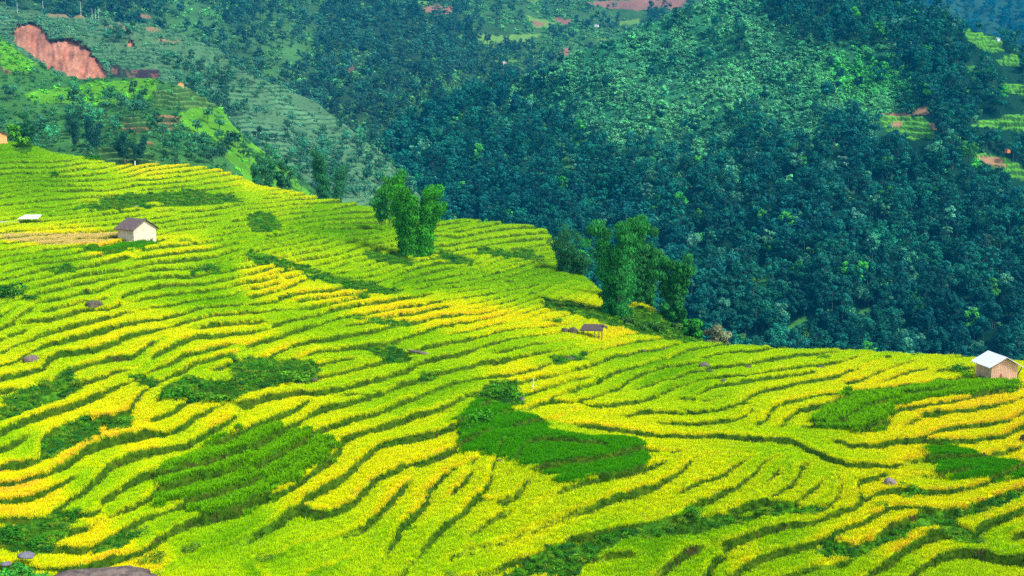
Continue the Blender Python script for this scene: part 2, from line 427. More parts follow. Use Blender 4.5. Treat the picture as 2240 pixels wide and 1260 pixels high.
# bright rice (0 green .. 1 yellow .. 1.4 gold): colour of the crop by place
RC = '''100,330,.3 60,370,.3 200,380,.6 330,365,1 400,395,.6 100,410,.2 100,470,.3 300,465,.8 100,490,.8 250,490,.7 100,520,1.3 200,522,1.3 380,500,.5 380,520,.9 430,545,1 130,560,.25 150,600,.4 300,600,.4 100,630,.4 480,590,.3 560,590,1 600,630,1.05 740,640,1.1 850,680,1.1 950,700,1.1 1080,700,1.2 1200,710,1.2 1350,735,1.2 1250,690,.8
480,420,.7 400,410,.6 600,430,.8 560,410,1 520,450,.5 700,480,.35 800,510,.3 1000,500,.35 1150,520,.35 700,540,.6 850,550,.6 1000,600,.5 1100,620,.5 1150,650,.4 750,610,.3 900,620,.3 500,520,.4 600,500,.5
50,680,.75 150,700,.8 250,690,.9 330,700,.9 250,740,.9 150,730,.85 380,640,.4 450,660,.4 450,690,.6 500,720,.8 560,740,.9 520,790,.9 400,740,.9 420,780,.8 650,770,1 580,760,.95 650,720,.45 800,740,.4 950,760,.4 1100,770,.45 700,700,.4 900,740,.45 780,810,.75 750,840,.7 900,830,.4 970,830,.25 850,880,.5 600,870,1 600,900,.7 150,850,1 60,820,1 200,880,1.1 250,900,1.3 320,900,1.2 120,920,1.15 400,920,.9 380,900,.9 450,960,.7 60,970,.7 150,990,1.35 250,960,1.35 60,1080,1.4 30,1050,1.3 250,1000,.6 200,1050,.5 300,1050,.6 180,1120,.5 200,1180,1 300,1210,1.1
450,1200,.45 600,1240,.6 500,1150,.35 350,1180,.45 650,960,.7 750,950,.8 900,940,.8 850,1000,.9 950,1000,1 700,1060,.9 800,1080,.9 900,1080,1.1 1000,1060,1 850,1200,.7 1000,1200,.7 750,1180,.6 1120,1030,1 1100,1100,1 1200,1120,1 1300,1100,1 1400,1070,1 1150,1200,1 1500,1000,.9 1600,980,.85 1400,920,.9 1250,900,1 1700,1000,.8 1500,1050,.9 1700,1060,.8 1850,1040,.7 1900,1000,.7 1600,1100,.8 1800,960,.75 2000,1000,.9 1950,970,1 2050,1030,.7 1400,1180,.4 1550,1180,.45 1600,1150,.5 1700,1170,.5 1900,1130,.75 1650,1220,1.05 1800,1200,.95 1950,1180,1 2000,1200,1 1950,1230,.5 1750,1250,.55 1500,1240,.6 2050,1230,.5 2200,1180,.5 2100,1090,1.1 2200,1070,1.1 2200,1130,1
1200,780,.6 1150,810,.9 1250,800,.8 1350,790,.6 1300,850,.5 1450,820,.45 1450,800,.45 1600,800,.6 1500,850,.5 1450,890,.6 1550,880,.6 1650,880,.9 1750,870,1 1700,910,1.1 1700,800,.7 1850,830,1 1950,810,.9 2000,830,1 1800,780,.65 1950,780,.6 2050,800,.8 2100,810,.8 2200,810,.9 2150,870,1.1 2050,900,1 2100,930,.9 2200,920,1 2150,960,.9 2200,990,1 1400,750,.55 1500,760,.5'''
RC = np.array([[float(c) for c in t.split(',')] for t in RC.split()])
ripe = Grid2(lambda U, V: idw(RC, RC[:, 2], U, V, 1.9, 150., 2.6), -680, 2960, 280, 1560, 20, 10)
CROPS = {'young': ['1000,925 1040,880 1100,885 1140,905 1165,920 1200,930 1215,950 1300,958 1400,965 1422,1010 1415,1028 1310,1045 1230,1062 1212,1038 1160,1022 1095,1003 1010,988',
                   '2020,975 2070,975 2240,1020 2290,1045 2240,1045 2090,1055 2050,1030', '170,547 330,525 346,540 220,557'],
         'maize': ['340,1045 420,1000 480,960 600,940 735,965 740,985 640,1055 520,1132 440,1137 410,1105 340,1112',
                   '1765,925 1830,885 1850,862 1960,858 2130,828 2215,835 2215,858 2120,868 2010,880 1960,900 1920,950 1780,937']}
WEEDS = {
 'ravine between two yellow lobes in the foreground': '1105,1265 1160,1225 1260,1182 1400,1152 1500,1132 1570,1127 1640,1120 1700,1105 1830,1105 1830,1116 1650,1137 1560,1162 1470,1172 1400,1172 1370,1177 1300,1222 1255,1265',
 'dark bank at the left picture edge under a golden paddy': '0,862 90,842 155,802 182,850 120,882 60,907 0,922',
 'dark bank between two golden strips at left': '140,930 200,902 232,950 120,1002 85,1002 88,970',
 'grassy bank below a small orange paddy': '230,927 290,912 292,930 270,946 235,942',
 'broad bank under the round yellow paddies': '340,848 400,828 500,830 640,822 600,850 500,880 440,872 380,882',
 'bank at the foot of the mid left yellow paddies': '500,790 560,780 690,790 700,832 600,842 500,832',
 'hollow beside the straw coloured paddy at lower left': '0,1147 60,1142 130,1118 175,1130 120,1202 60,1217 0,1200',
 'bank beneath the lowest golden strip at left': '190,1212 330,1142 320,1166 240,1218',
 'dark gully winding through the lower right paddies': '1783,1210 1817,1180 1857,1200 1937,1165 2005,1135 2070,1120 2097,1150 2143,1165 2160,1202 2110,1190 2080,1170 2000,1158 1945,1190 1875,1222 1817,1228',
 'bank below the broad golden paddy at lower right': '2068,1125 2143,1100 2240,1077 2240,1096 2143,1122 2090,1142',
 'dark green hedge band behind the plaster hut': '200,432 330,420 430,418 520,430 532,446 420,451 340,446 240,452',
 'row of bushes between the shed and the plaster hut': '160,452 290,441 340,456 260,461 160,461',
 'brushy bank behind the yellow rib': '540,548 600,562 700,588 692,602 600,586 528,570',
 'brush at the head of the dark green rice field': '1005,975 1003,925 1030,885 1060,835 1130,835 1142,882 1060,905 1030,930 1030,980',
 'stony bank above the orange edged paddies': '1195,782 1280,770 1285,786 1210,796',
 'brush along the foot of the bamboo': '1180,650 1290,668 1400,672 1480,700 1560,750 1480,748 1380,725 1290,700 1190,670',
 'weedy patch around the fallen log': '800,755 850,753 905,788 885,802 820,780',
 'weedy strip between lime and yellow paddies': '780,692 880,705 885,716 780,702',
 'green gully below the far crest paddies': '1050,540 1180,555 1200,576 1100,566 1040,556',
 'bushes among the lime paddies behind the plaster hut': '540,470 600,462 620,505 585,515 540,500',
 'small bushy bank in the lime paddies at left': '100,585 150,580 165,595 120,604',
 'dark band of bushes behind the long yellow rib': '700,593 760,612 830,622 880,640 850,648 760,634 690,610',
 'bushy patch in front of the broad bright bamboo': '795,545 850,552 908,568 905,584 850,578 798,562',
 'bushy dip right of the broad bright bamboo': '948,545 1000,556 1045,576 1030,588 965,570',
 'small dark bank among yellow and lime paddies at left': '288,822 345,826 335,852 295,848',
 'shrubby break in the lime paddies at centre': '905,826 960,812 965,826 925,842',
 'weedy break between lime paddies left of centre': '660,596 700,606 690,616 655,606',
 'shady bank at the upper left edge': '28,318 75,322 60,340 30,334',
 'dark bank below yellow strips at mid left': '405,590 480,580 480,598 420,602'}
WEEDS = {k: pts(v) for k, v in WEEDS.items()}
CROPS = {k: [pts(q) for q in v] for k, v in CROPS.items()}
LINC = lambda *c: np.array(c, float)
RSTOPS = np.array([0, .3, .6, 1.0, 1.2, 1.5]); RCOL = np.array([(.09, .34, 0), (.21, .52, 0), (.40, .70, 0), (.74, .82, 0), (.87, .79, 0), (.93, .60, .02)])
def ricecol(y): return np.stack([np.interp(y, RSTOPS, RCOL[:, c]) for c in range(3)], -1)
def info(U, V):                                               # everything about a place on the terraces
    wob = (fbm(U / 38, V / 20, 3, 5) - .5) * np.clip(V / 110, 3, 11) + (fbm(U / 9, V / 6, 2, 9) - .5) * np.clip(V / 260, 1, 4)
    Vw = V + wob; f, m = phase(U, Vw); s = phase.sp(U, V); nx, ny = phase.gx(U, V), phase.gy(U, V); q = np.hypot(nx, ny) + 1e-6
    Uc = U - nx / q * (f - .4) * s; Vc = Vw - ny / q * (f - .4) * s
    y = ripe(Uc, Vc) + (fbm(Uc / 240, Vc / (9 + V / 45), 2, 31) - .5) * .75
    y = y - .08 * sst(700, 600, V) * (y < .85)
    w = np.zeros(U.shape)
    for p in WEEDS.values(): w[inpoly(U + (fbm(U / 20, V / 14, 2, 3) - .5) * 24, V + (fbm(U / 20, V / 14, 2, 4) - .5) * 16, p)] = 1
    c = np.zeros(U.shape, int)
    for k, nm in enumerate(CROPS):
        for p in CROPS[nm]: c[inpoly(U + (fbm(U / 26, V / 12, 3, 14) - .5) * 40, Vw + (fbm(U / 26, V / 12, 3, 15) - .5) * 22, p)] = k + 1
    w = w * (c == 0)
    D = np.exp(logD(U, V)); A = .34 * s * D / FPX * phase.amp(U, V) * phase.sure(U, V) * (.62 + .8 * fbm(U / 75, V / 24, 3, 203)); A = np.clip(A, .04, 1.7) * sst(.12, .5, m) * (1 - .75 * w)
    A = np.where(c == 1, np.maximum(A, .2 * s * D / FPX), A * (1 + .2 * (c == 2)))
    return f, m, y, w, c, A, D, s
NC, NR, NBK = 1400, 880, 26
u1 = np.linspace(-620, 2860, NC); t = np.linspace(0, 1, NR) ** 1.12
UU = np.repeat(u1[None], NR, 0); VV = crest(UU) + (1500 - crest(UU)) * t[:, None]
f, m, y, w, c, A, D, s = info(UU, VV)
saw = np.where(f < .82, .5 - f / .82, -.5 + sst(.83, .975, f))
base = at(UU, VV, D); base[..., 2] += saw * A
base[..., 2] += w * (.5 * fbm(base[..., 0] * .7, base[..., 1] * .7, 3, 77) - .3)
base[..., 2] += (fbm(base[..., 0] * 2.2, base[..., 1] * 2.2, 2, 12) - .5) * .10
base[..., 2] += (c == 2) * .25 + (c == 1) * .2
riser = (sst(.78, .83, f) * (1 - sst(.965, .99, f))) * sst(.12, .35, m) * sst(.25, .6, np.maximum(phase.amp(UU, VV) * phase.sure(UU, VV), c > 0))
g1 = fbm(base[..., 0] * .5, base[..., 1] * .5, 4, 41)[..., None]; g2 = fbm(base[..., 0] * 2.5, base[..., 1] * 2.5, 3, 42)[..., None]
bank = LINC(.02, .08, .002) * (1 - g1) * 1.3 + LINC(.07, .11, .003) * g1; bank = np.where(g2 > .72, LINC(.05, .045, .01), bank)
rice = ricecol(y) * .8
crop = np.array([(0, 0, 0), (.02, .20, .002), (.05, .24, .003)])[c]
col = np.where((c > 0)[..., None], crop, rice); col = col * (1 - riser[..., None]) + bank * riser[..., None]
col = np.where((w > 0)[..., None], np.where(g2 > .5, LINC(.06, .20, .006), LINC(.03, .12, .006)) * (.4 + 1.2 * g1), col)
straw = inpoly(UU, VV, pts('0,510 60,512 260,508 270,520 240,528 130,538 60,530 0,528')) & (riser < .3)
col = np.where(straw[..., None], LINC(.66, .54, .06) * (.75 + .5 * g1), col)
# the far side of the crest falls away into the valley
fwd = np.stack([base[0, :, 0], base[0, :, 1]], -1); fwd /= np.linalg.norm(fwd, axis=1)[:, None]
rr = np.concatenate([[.6, 1.2, 2, 3, 4.5], np.linspace(6, 190, NBK - 5)])[::-1]
back = np.zeros((NBK, NC, 3)); back[..., :2] = base[0, :, :2][None] + fwd[None] * rr[:, None, None]
back[..., 2] = base[0, :, 2][None] - (.02 * rr ** 2 / (1 + rr / 14) + .10 * rr)[:, None] - .25 + (fbm(back[..., 0] * .1, back[..., 1] * .1, 3, 8) - .5) * .06 * rr[:, None]
TP = np.concatenate([back, base]); TC = np.concatenate([np.tile(LINC(.02, .08, .008), (NBK, NC, 1)), col])
def grid_faces(nr, nc):
    a = (np.arange(nr - 1)[:, None] * nc + np.arange(nc - 1)[None]).ravel(); return np.stack([a, a + nc, a + nc + 1, a + 1], 1)
def rgba(c): return np.concatenate([c, np.ones(c.shape[:-1] + (1,))], -1).astype(np.float32)
M_terr = attr_mat('terrace_ground', 3.0, .6, 1.3, .08, .7)
tag(link('terraced_ground', mesh_np('terraced_ground', TP.reshape(-1, 3), grid_faces(NR + NBK, NC), [M_terr], True, {'col': ('FLOAT_COLOR', rgba(TC.reshape(-1, 3)))})), kind='structure')
def ground(u, v):                                             # point on the terraced ground seen at (u, v)
    i = int(np.clip(np.searchsorted(u1, u), 1, NC - 1)); j = int(np.clip(np.searchsorted(VV[:, i], v), 1, NR - 1)); p = base[j, i]
    return np.array(p)

# ------------------------------------------------------------ scattering: points with colour, scale, rotation, variant -> instances
def scatter(name, P, S, C, variants, label, cat, tilt=.15, K=None):
    n = len(P); rot = np.stack([rng.normal(0, tilt, n), rng.normal(0, tilt, n), rng.uniform(0, 6.283, n)], -1)
    K = rng.integers(0, len(variants), n) if K is None else K
    S = np.asarray(S, float); S = S if S.ndim == 2 else np.repeat(S[:, None], 3, 1)
    me = mesh_np(name, P, np.zeros((0, 3)), (), False, {'rot': ('FLOAT_VECTOR', rot.astype(np.float32)), 'scl': ('FLOAT_VECTOR', S.astype(np.float32)),
        'col': ('FLOAT_COLOR', rgba(C)), 'pick': ('INT', K.astype(np.int32))})
    o = tag(link(name, me), label, cat, kind='stuff')
    src = bpy.data.collections.new(name + '_kinds')
    for k, v in enumerate(variants):
        so = bpy.data.objects.new('%s_kind_%02d' % (name, k), v); src.objects.link(so)
    ng = bpy.data.node_groups.new(name, 'GeometryNodeTree'); ng.interface.new_socket('Geometry', in_out='INPUT', socket_type='NodeSocketGeometry')
    ng.interface.new_socket('Geometry', in_out='OUTPUT', socket_type='NodeSocketGeometry'); N = ng.nodes.new; Lk = ng.links.new
    gi, go, ci, ip = N('NodeGroupInput'), N('NodeGroupOutput'), N('GeometryNodeCollectionInfo'), N('GeometryNodeInstanceOnPoints')
    ci.inputs['Collection'].default_value = src; ci.inputs['Separate Children'].default_value = True; ci.inputs['Reset Children'].default_value = True
    ip.inputs['Pick Instance'].default_value = True
    def na(nm, ty):
        a = N('GeometryNodeInputNamedAttribute'); a.data_type = ty; a.inputs['Name'].default_value = nm; return a.outputs['Attribute']
    er = N('FunctionNodeEulerToRotation'); Lk(na('rot', 'FLOAT_VECTOR'), er.inputs[0])
    Lk(gi.outputs[0], ip.inputs['Points']); Lk(ci.outputs[0], ip.inputs['Instance']); Lk(na('pick', 'INT'), ip.inputs['Instance Index'])
    Lk(er.outputs[0], ip.inputs['Rotation']); Lk(na('scl', 'FLOAT_VECTOR'), ip.inputs['Scale']); Lk(ip.outputs[0], go.inputs[0])
    md = o.modifiers.new('scatter', 'NODES'); md.node_group = ng
    return o
def sample(P, dens, n=None):                                  # P (r,c,3) grid, dens per m2 on cells -> cell indices with fractions
    a = P[1:, :-1] - P[:-1, :-1]; b = P[:-1, 1:] - P[:-1, :-1]; ar = np.linalg.norm(np.cross(a, b), axis=-1)
    w = (ar * dens).ravel(); tot = w.sum(); n = int(tot) if n is None else n; cw = np.cumsum(w) / tot
    k = np.searchsorted(cw, rng.random(n)); j, i = np.unravel_index(np.clip(k, 0, len(w) - 1), ar.shape); fj, fi = rng.random(n), rng.random(n)
    def lerp(G):
        e = (lambda x: x[:, None]) if G.ndim == 3 else (lambda x: x)
        return (G[j, i] * e(1 - fj) + G[j + 1, i] * e(fj)) * e(1 - fi) + (G[j, i + 1] * e(1 - fj) + G[j + 1, i + 1] * e(fj)) * e(fi)
    return j, i, lerp
def blades(n, h, w, spread, lean, head=0, seed=0, curl=.3):   # one tuft of grass or rice
    r = np.random.default_rng(seed); V = []; F = []; C = []
    for k in range(n):
        a = r.uniform(0, 6.283); q = spread * math.sqrt(r.random()); b = a + r.normal(0, .6); p0 = np.array([q * math.cos(a), q * math.sin(a), -.08])
        L = lean * r.uniform(.3, 1.2); hh = h * r.uniform(.7, 1.15); d = np.array([math.cos(b), math.sin(b), 0]); t = r.uniform(0, 6.283); s = np.array([math.cos(t), math.sin(t), 0]) * w * r.uniform(.7, 1.3) / 2
        p1 = p0 + d * L * .35 + np.array([0, 0, hh * .65 + .08]); p2 = p0 + d * L + np.array([0, 0, hh * (1 - curl * r.random()) + .08]); n0 = len(V)
        V += [p0 - s, p0 + s, p1 + s * .9, p1 - s * .9, p2 + s * .15, p2 - s * .15]; F += [(n0, n0 + 1, n0 + 2, n0 + 3), (n0 + 3, n0 + 2, n0 + 4, n0 + 5)]
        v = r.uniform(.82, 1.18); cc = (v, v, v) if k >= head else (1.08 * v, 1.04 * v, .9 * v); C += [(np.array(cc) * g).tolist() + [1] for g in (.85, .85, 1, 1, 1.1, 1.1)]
    return np.array(V), np.array(F), np.array(C, np.float32)
M_rice = leaf_mat('rice_leaf', trans=.25, spec=0., canopy=.6); M_grass = leaf_mat('bank_grass', trans=.2, canopy=.3)
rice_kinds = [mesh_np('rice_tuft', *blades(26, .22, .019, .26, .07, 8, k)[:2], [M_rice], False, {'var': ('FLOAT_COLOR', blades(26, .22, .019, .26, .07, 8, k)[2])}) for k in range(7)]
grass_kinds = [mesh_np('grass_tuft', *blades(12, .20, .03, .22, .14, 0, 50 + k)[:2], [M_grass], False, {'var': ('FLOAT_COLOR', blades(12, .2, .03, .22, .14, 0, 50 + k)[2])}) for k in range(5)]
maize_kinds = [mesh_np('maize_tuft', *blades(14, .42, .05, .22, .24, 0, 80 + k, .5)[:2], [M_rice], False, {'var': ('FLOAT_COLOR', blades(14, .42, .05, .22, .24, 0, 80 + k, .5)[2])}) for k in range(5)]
def near(P, j, i): return D[j, i]
inv = np.where((UU[:-1, :-1] > -60) & (UU[:-1, :-1] < 2300) & (VV[:-1, :-1] < 1300), 1., .35) * (VV[:-1, :-1] < 1420)
dd = D[:-1, :-1]; f0, w0, c0, r0, A0, y0 = f[:-1, :-1], w[:-1, :-1], c[:-1, :-1], riser[:-1, :-1], A[:-1, :-1], y[:-1, :-1]
dens = 64 * (60 / dd) ** 1.7
def place(name, mask, dmul, colf, variants, label, cat, hs=1., tilt=.12):
    j, i, lerp = sample(base, dens * dmul * mask * inv); P = lerp(base); S = (.85 + .4 * rng.random(len(P))) * (D[j, i] / 60) ** .4 * .62 * hs
    C = colf(j, i, len(P)) * (.88 + .24 * rng.random((len(P), 1))); print(name, len(P)); return scatter(name, P, S, C, variants, label, cat, tilt)
def col_rice(j, i, n):
    yy = y[j, i] + rng.normal(0, .06, n) + .22 * (f[j, i] < .10); cc = ricecol(yy); cc[straw[j, i]] = (.70, .55, .16); return cc
def col_bank(j, i, n):
    k = rng.random((n, 1)); g = g1[j, i]; return (LINC(.025, .14, .003) * k + LINC(.085, .19, .004) * (1 - k)) * (.6 + .8 * g)
place('ripening_rice', (r0 < .35) * (w0 == 0) * (c0 == 0) * 1., 1.0, col_rice, rice_kinds, 'yellow and lime green ripening rice standing on the terraces', 'rice')
place('bank_grass', np.maximum((r0 >= .35) * 1., w0 * (c0 == 0)), .55, col_bank, grass_kinds, 'dark green grass on the banks between the paddies', 'grass')
place('young_rice', (c0 == 1) * (r0 < .4) * 1., 1.1, lambda j, i, n: np.tile(LINC(.055, .32, 0), (n, 1)), rice_kinds, 'deep green young rice in smooth fields among the yellow paddies', 'rice')
place('maize_crop', (c0 == 2) * (r0 < .5) * 1., .8, lambda j, i, n: np.tile(LINC(.14, .42, 0), (n, 1)), maize_kinds, 'mid green leafy maize crop on stepped beds', 'maize')
# ------------------------------------------------------------ foliage shapes
def leaf_cloud(centers, radii, n, size, seed, up=.35, droop=0., asp=.55):
    r = np.random.default_rng(seed); k = r.choice(len(centers), n, p=(radii ** 2) / (radii ** 2).sum()); d = r.normal(size=(n, 3)); d[:, 2] += up
    d /= np.linalg.norm(d, axis=1)[:, None]; q = radii[k][:, None] * (.55 + .5 * r.random((n, 1)) ** .6); p = centers[k] + d * q * np.array([1, 1, .75])
    nn = d + r.normal(0, .45, (n, 3)) + (0, 0, .35); nn /= np.linalg.norm(nn, axis=1)[:, None]
    a = np.cross(nn, r.normal(size=(n, 3))); a /= np.linalg.norm(a, axis=1)[:, None] + 1e-9; b = np.cross(nn, a)
    if droop: a = a * .4 + np.array([0, 0, -droop]); a /= np.linalg.norm(a, axis=1)[:, None]; b = np.cross(nn, a)
    s = size * r.uniform(.6, 1.35, (n, 1)); V = np.stack([p - a * s, p - b * s * asp, p + a * s, p + b * s * asp], 1).reshape(-1, 3)
    cl = r.uniform(.68, 1.3, len(centers)); v = (cl[k] * r.uniform(.75, 1.25, n))[:, None].repeat(4, 1).ravel()
    g = r.normal(0, .05, n)[:, None].repeat(4, 1).ravel()
    return V, np.arange(4 * n).reshape(-1, 4), np.stack([v * (1 + g), v, v * (1 - g), v * 0 + 1], 1).astype(np.float32)
def tube_np(P, rad, k=5):
    mb = MB(); mb.tube(P, rad, k, False); V = np.concatenate(mb.V); return V, np.array(mb.F), np.ones((len(V), 4), np.float32)
def tree_parts(seed, h, r, nc=14, nl=620, ls=.42, flat=.55, low=.45, up=.35):
    q = np.random.default_rng(seed); ang = q.uniform(0, 6.283, nc); rad = r * np.sqrt(q.random(nc)) * .8; z = h * low + (h * (1 - low)) * (q.uniform(.15, 1, nc) * np.sqrt(np.clip(1 - (rad / r) ** 2 * flat, .1, 1)))
    ce = np.stack([rad * np.cos(ang), rad * np.sin(ang), z - .12 * h], 1); ra = r * q.uniform(.26, .44, nc)
    crown = leaf_cloud(ce, ra, nl, ls, seed + 5, up)
    T = [tube_np([(0, 0, -1), (q.normal(0, .1), q.normal(0, .1), h * .3), (q.normal(0, .3), q.normal(0, .3), h * .72)], [h * .018, h * .014, h * .006])]
    for c in ce[:5]: T.append(tube_np([(0, 0, h * q.uniform(.3, .5)), c * (.5, .5, .75), c], [h * .009, h * .006, h * .003], 4))
    return crown, T
def cat_np(parts):
    V = []; F = []; C = []; n = 0; M = []
    for k, (v, f, c) in enumerate(parts): V.append(v); F.append(f + n); C.append(c); n += len(v); M += [k] * len(f)
    return np.concatenate(V), np.concatenate(F), np.concatenate(C), np.array(M)
M_far_leaf = leaf_mat('forest_leaf', 'INSTANCER', trans=.2); M_obj_leaf = leaf_mat('tree_leaf', 'OBJECT', trans=.2)
M_bark = plain('pale_bark', (.04, .07, .065), (.12, .17, .15), 4, .9, (1, 1, .2))
def kinds(n, name, seed0, leafm, **kw):
    out = []
    for k in range(n):
        q = np.random.default_rng(seed0 + k); h = kw['h'] * q.uniform(.8, 1.25); r = kw['r'] * q.uniform(.8, 1.25)
        c, T = tree_parts(seed0 + k * 7, h, r, **{a: b for a, b in kw.items() if a not in ('h', 'r')})
        V, F, C, M = cat_np([c] + T); out.append(mesh_np(name, V, F, [leafm, M_bark], False, {'var': ('FLOAT_COLOR', C)}, np.minimum(M, 1)))
    return out
tree_kinds = kinds(9, 'broadleaf_tree', 100, M_far_leaf, h=9., r=2.5, nc=15, nl=560, ls=.34)
scrub_kinds = kinds(6, 'scrub_bush', 300, M_far_leaf, h=2.3, r=1.45, nc=8, nl=120, ls=.36, low=.1, flat=.8, up=.6)
tall_kinds = kinds(4, 'slender_tree', 400, M_far_leaf, h=12., r=1.9, nc=16, nl=420, ls=.42, low=.2, flat=.2)

# ------------------------------------------------------------ hills across the valley
M_hill = attr_mat('hill_ground', .55, .7, 1.25, .5, .6)
def sheet(name, u0, u1, edge, ctrl, vbot, nu, nv, relief, colour, step=None, drop=.45, seed=0, carve=None):
    E = np.array(pts(edge)); Cc = np.array([[float(q) for q in t.split(',')] for t in ctrl.split()])
    g = Grid2(tps(Cc[:, :2], np.log(Cc[:, 2]), .01), u0, u1, E[:, 1].min() - 10, vbot + 20, 40, 20)
    us = np.linspace(u0, u1, nu); U = np.repeat(us[None], nv, 0); top = np.interp(U, E[:, 0], E[:, 1]) + (fbm(U / 45, U * 0, 4, seed + 3) - .5) * 10
    V = top + (vbot - top) * np.linspace(0, 1, nv)[:, None]; d = np.exp(g(U, V))
    d = d * (1 + relief * (fbm(U / 150, V / 110, 5, seed) - .5) * sst(0, 40, V - top)); d = d + (carve(U, V) if carve else 0); P = at(U, V, d)
    if step is not None:
        h, amt = step(U, V); ph = P[..., 2] / h + 1.8 * fbm(U / 70, V / 70, 4, seed + 9); fr = ph % 1
        P[..., 2] += amt * h * (np.where(fr < .7, .5 - fr / .7, -.5 + (fr - .7) / .3)) * .8
    else: ph = P[..., 2] * 0
    C = colour(U, V, P, ph % 1)
    fw = P[0, :, :2] / np.linalg.norm(P[0, :, :2], axis=1)[:, None]; r = np.array([420, 260, 150, 80, 40, 20, 8.]); B = np.zeros((len(r), nu, 3))
    B[..., :2] = P[0, :, :2] + fw * r[:, None, None]; B[..., 2] = P[0, :, 2] - drop * r[:, None] ** 1.02 + (fbm(B[..., 0] / 40, B[..., 1] / 40, 3, seed) - .5) * .2 * r[:, None]
    PP = np.concatenate([B, P]); CC = np.concatenate([np.repeat(C[:1], len(r), 0), C])
    tag(link(name, mesh_np(name, PP.reshape(-1, 3), grid_faces(nv + len(r), nu), [M_hill], True, {'col': ('FLOAT_COLOR', rgba(CC.reshape(-1, 3)))})), kind='structure')
    return dict(U=U, V=V, P=P, ph=ph % 1, B=B, seed=seed)
def blob(U, V, items, p=2.2, e=300.):                          # value by nearest place
    Q = np.array(items, float); return Grid2(lambda a, b: idw(Q, Q[:, 2], a, b, p, e, 1.3), U.min() - 20, U.max() + 20, V.min() - 20, V.max() + 20, 30, 15)(U, V)
def P3(s): return [[float(q) for q in t.split(',')] for t in s.split()]
def polys(U, V, L, jit=10, seed=0):
    r = np.zeros(U.shape, bool); a = (fbm(U / 15, V / 10, 2, seed) - .5) * jit; b = (fbm(U / 15, V / 10, 2, seed + 1) - .5) * jit
    for p in L: r |= inpoly(U + a, V + b, pts(p))
    return r
F4 = ['1912,252 2030,258 2046,300 2000,306 1950,290 1915,268', '2100,58 2190,88 2198,112 2150,112 2120,88', '2180,130 2230,115 2232,146 2185,142', '2125,272 2260,240 2260,290 2140,278', '2130,338 2190,340 2260,372 2260,402 2200,386', '2190,180 2250,190 2250,215 2195,200']
G4 = ['1250,312 1292,300 1262,350 1232,385 1212,398 1224,350', '2112,138 2152,150 2152,178 2120,172', '1640,600 1700,560 1690,660 1650,680', '1870,690 1910,670 1900,700 1860,715', '1700,730 1760,690 1780,745 1720,750']
T4 = ['1925,250 1960,243 1995,252 1960,258', '1990,240 2032,232 2032,246 1996,252', '2130,345 2190,342 2200,365 2160,360', '1950,272 1975,270 1975,279 1950,279', '2035,272 2050,272 2050,282 2035,282']
T4P = P3('1300,450,1 1500,500,1 1700,500,1 1900,500,1 2100,500,1 2200,600,1 1000,400,1 1500,400,.75 1700,350,.85 1850,340,.9 2000,330,1 1300,350,.6 1650,300,.4 1600,700,1 2000,700,1 1100,460,1 900,350,1 1300,200,0 1500,200,0 1700,150,0 1850,200,0 1950,230,0 1400,100,0 1600,50,0 1500,270,.1 1350,270,.12 1750,260,.1 1200,230,.4 1100,300,.7 1000,280,.8 1200,300,.6 1700,20,.7 1900,45,.95 1800,30,.7 2050,100,1 2100,170,.8 2050,200,1 2000,270,1 1900,150,.3 1450,330,.35 2240,330,.9 2240,220,.9 2180,240,1')
def col4(U, V, P, ph):
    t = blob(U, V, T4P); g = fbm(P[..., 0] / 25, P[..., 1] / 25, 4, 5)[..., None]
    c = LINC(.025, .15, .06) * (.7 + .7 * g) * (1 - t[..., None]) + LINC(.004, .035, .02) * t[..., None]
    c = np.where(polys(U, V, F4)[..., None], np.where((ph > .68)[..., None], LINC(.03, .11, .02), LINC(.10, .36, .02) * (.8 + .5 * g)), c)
    c = np.where(polys(U, V, G4)[..., None], LINC(.05, .20, .03), c); return np.where(polys(U, V, T4)[..., None], LINC(.30, .18, .09), c)
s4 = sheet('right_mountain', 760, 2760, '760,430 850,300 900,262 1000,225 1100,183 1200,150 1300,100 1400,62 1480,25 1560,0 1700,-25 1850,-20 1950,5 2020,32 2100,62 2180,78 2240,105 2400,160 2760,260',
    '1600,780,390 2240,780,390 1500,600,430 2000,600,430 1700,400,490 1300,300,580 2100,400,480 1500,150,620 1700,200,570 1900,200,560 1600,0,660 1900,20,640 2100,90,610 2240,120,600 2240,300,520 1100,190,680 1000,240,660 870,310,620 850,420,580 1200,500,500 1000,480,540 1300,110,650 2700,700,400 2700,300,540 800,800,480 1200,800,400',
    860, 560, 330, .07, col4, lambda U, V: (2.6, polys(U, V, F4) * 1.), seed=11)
LAND = ['22,76 36,58 62,48 82,52 102,72 114,92 130,84 150,80 180,96 205,120 225,148 246,182 225,178 170,170 110,150 60,110 30,92', '283,90 292,88 294,98 282,99']
DARKS = ['238,142 290,150 350,152 352,168 320,180 250,180']
TAN2 = ['230,58 262,52 285,62 300,80 280,70 255,62 232,64', '100,28 200,36 180,42 110,34', '320,60 350,62 350,70 322,68', '345,85 400,88 380,94 346,92']
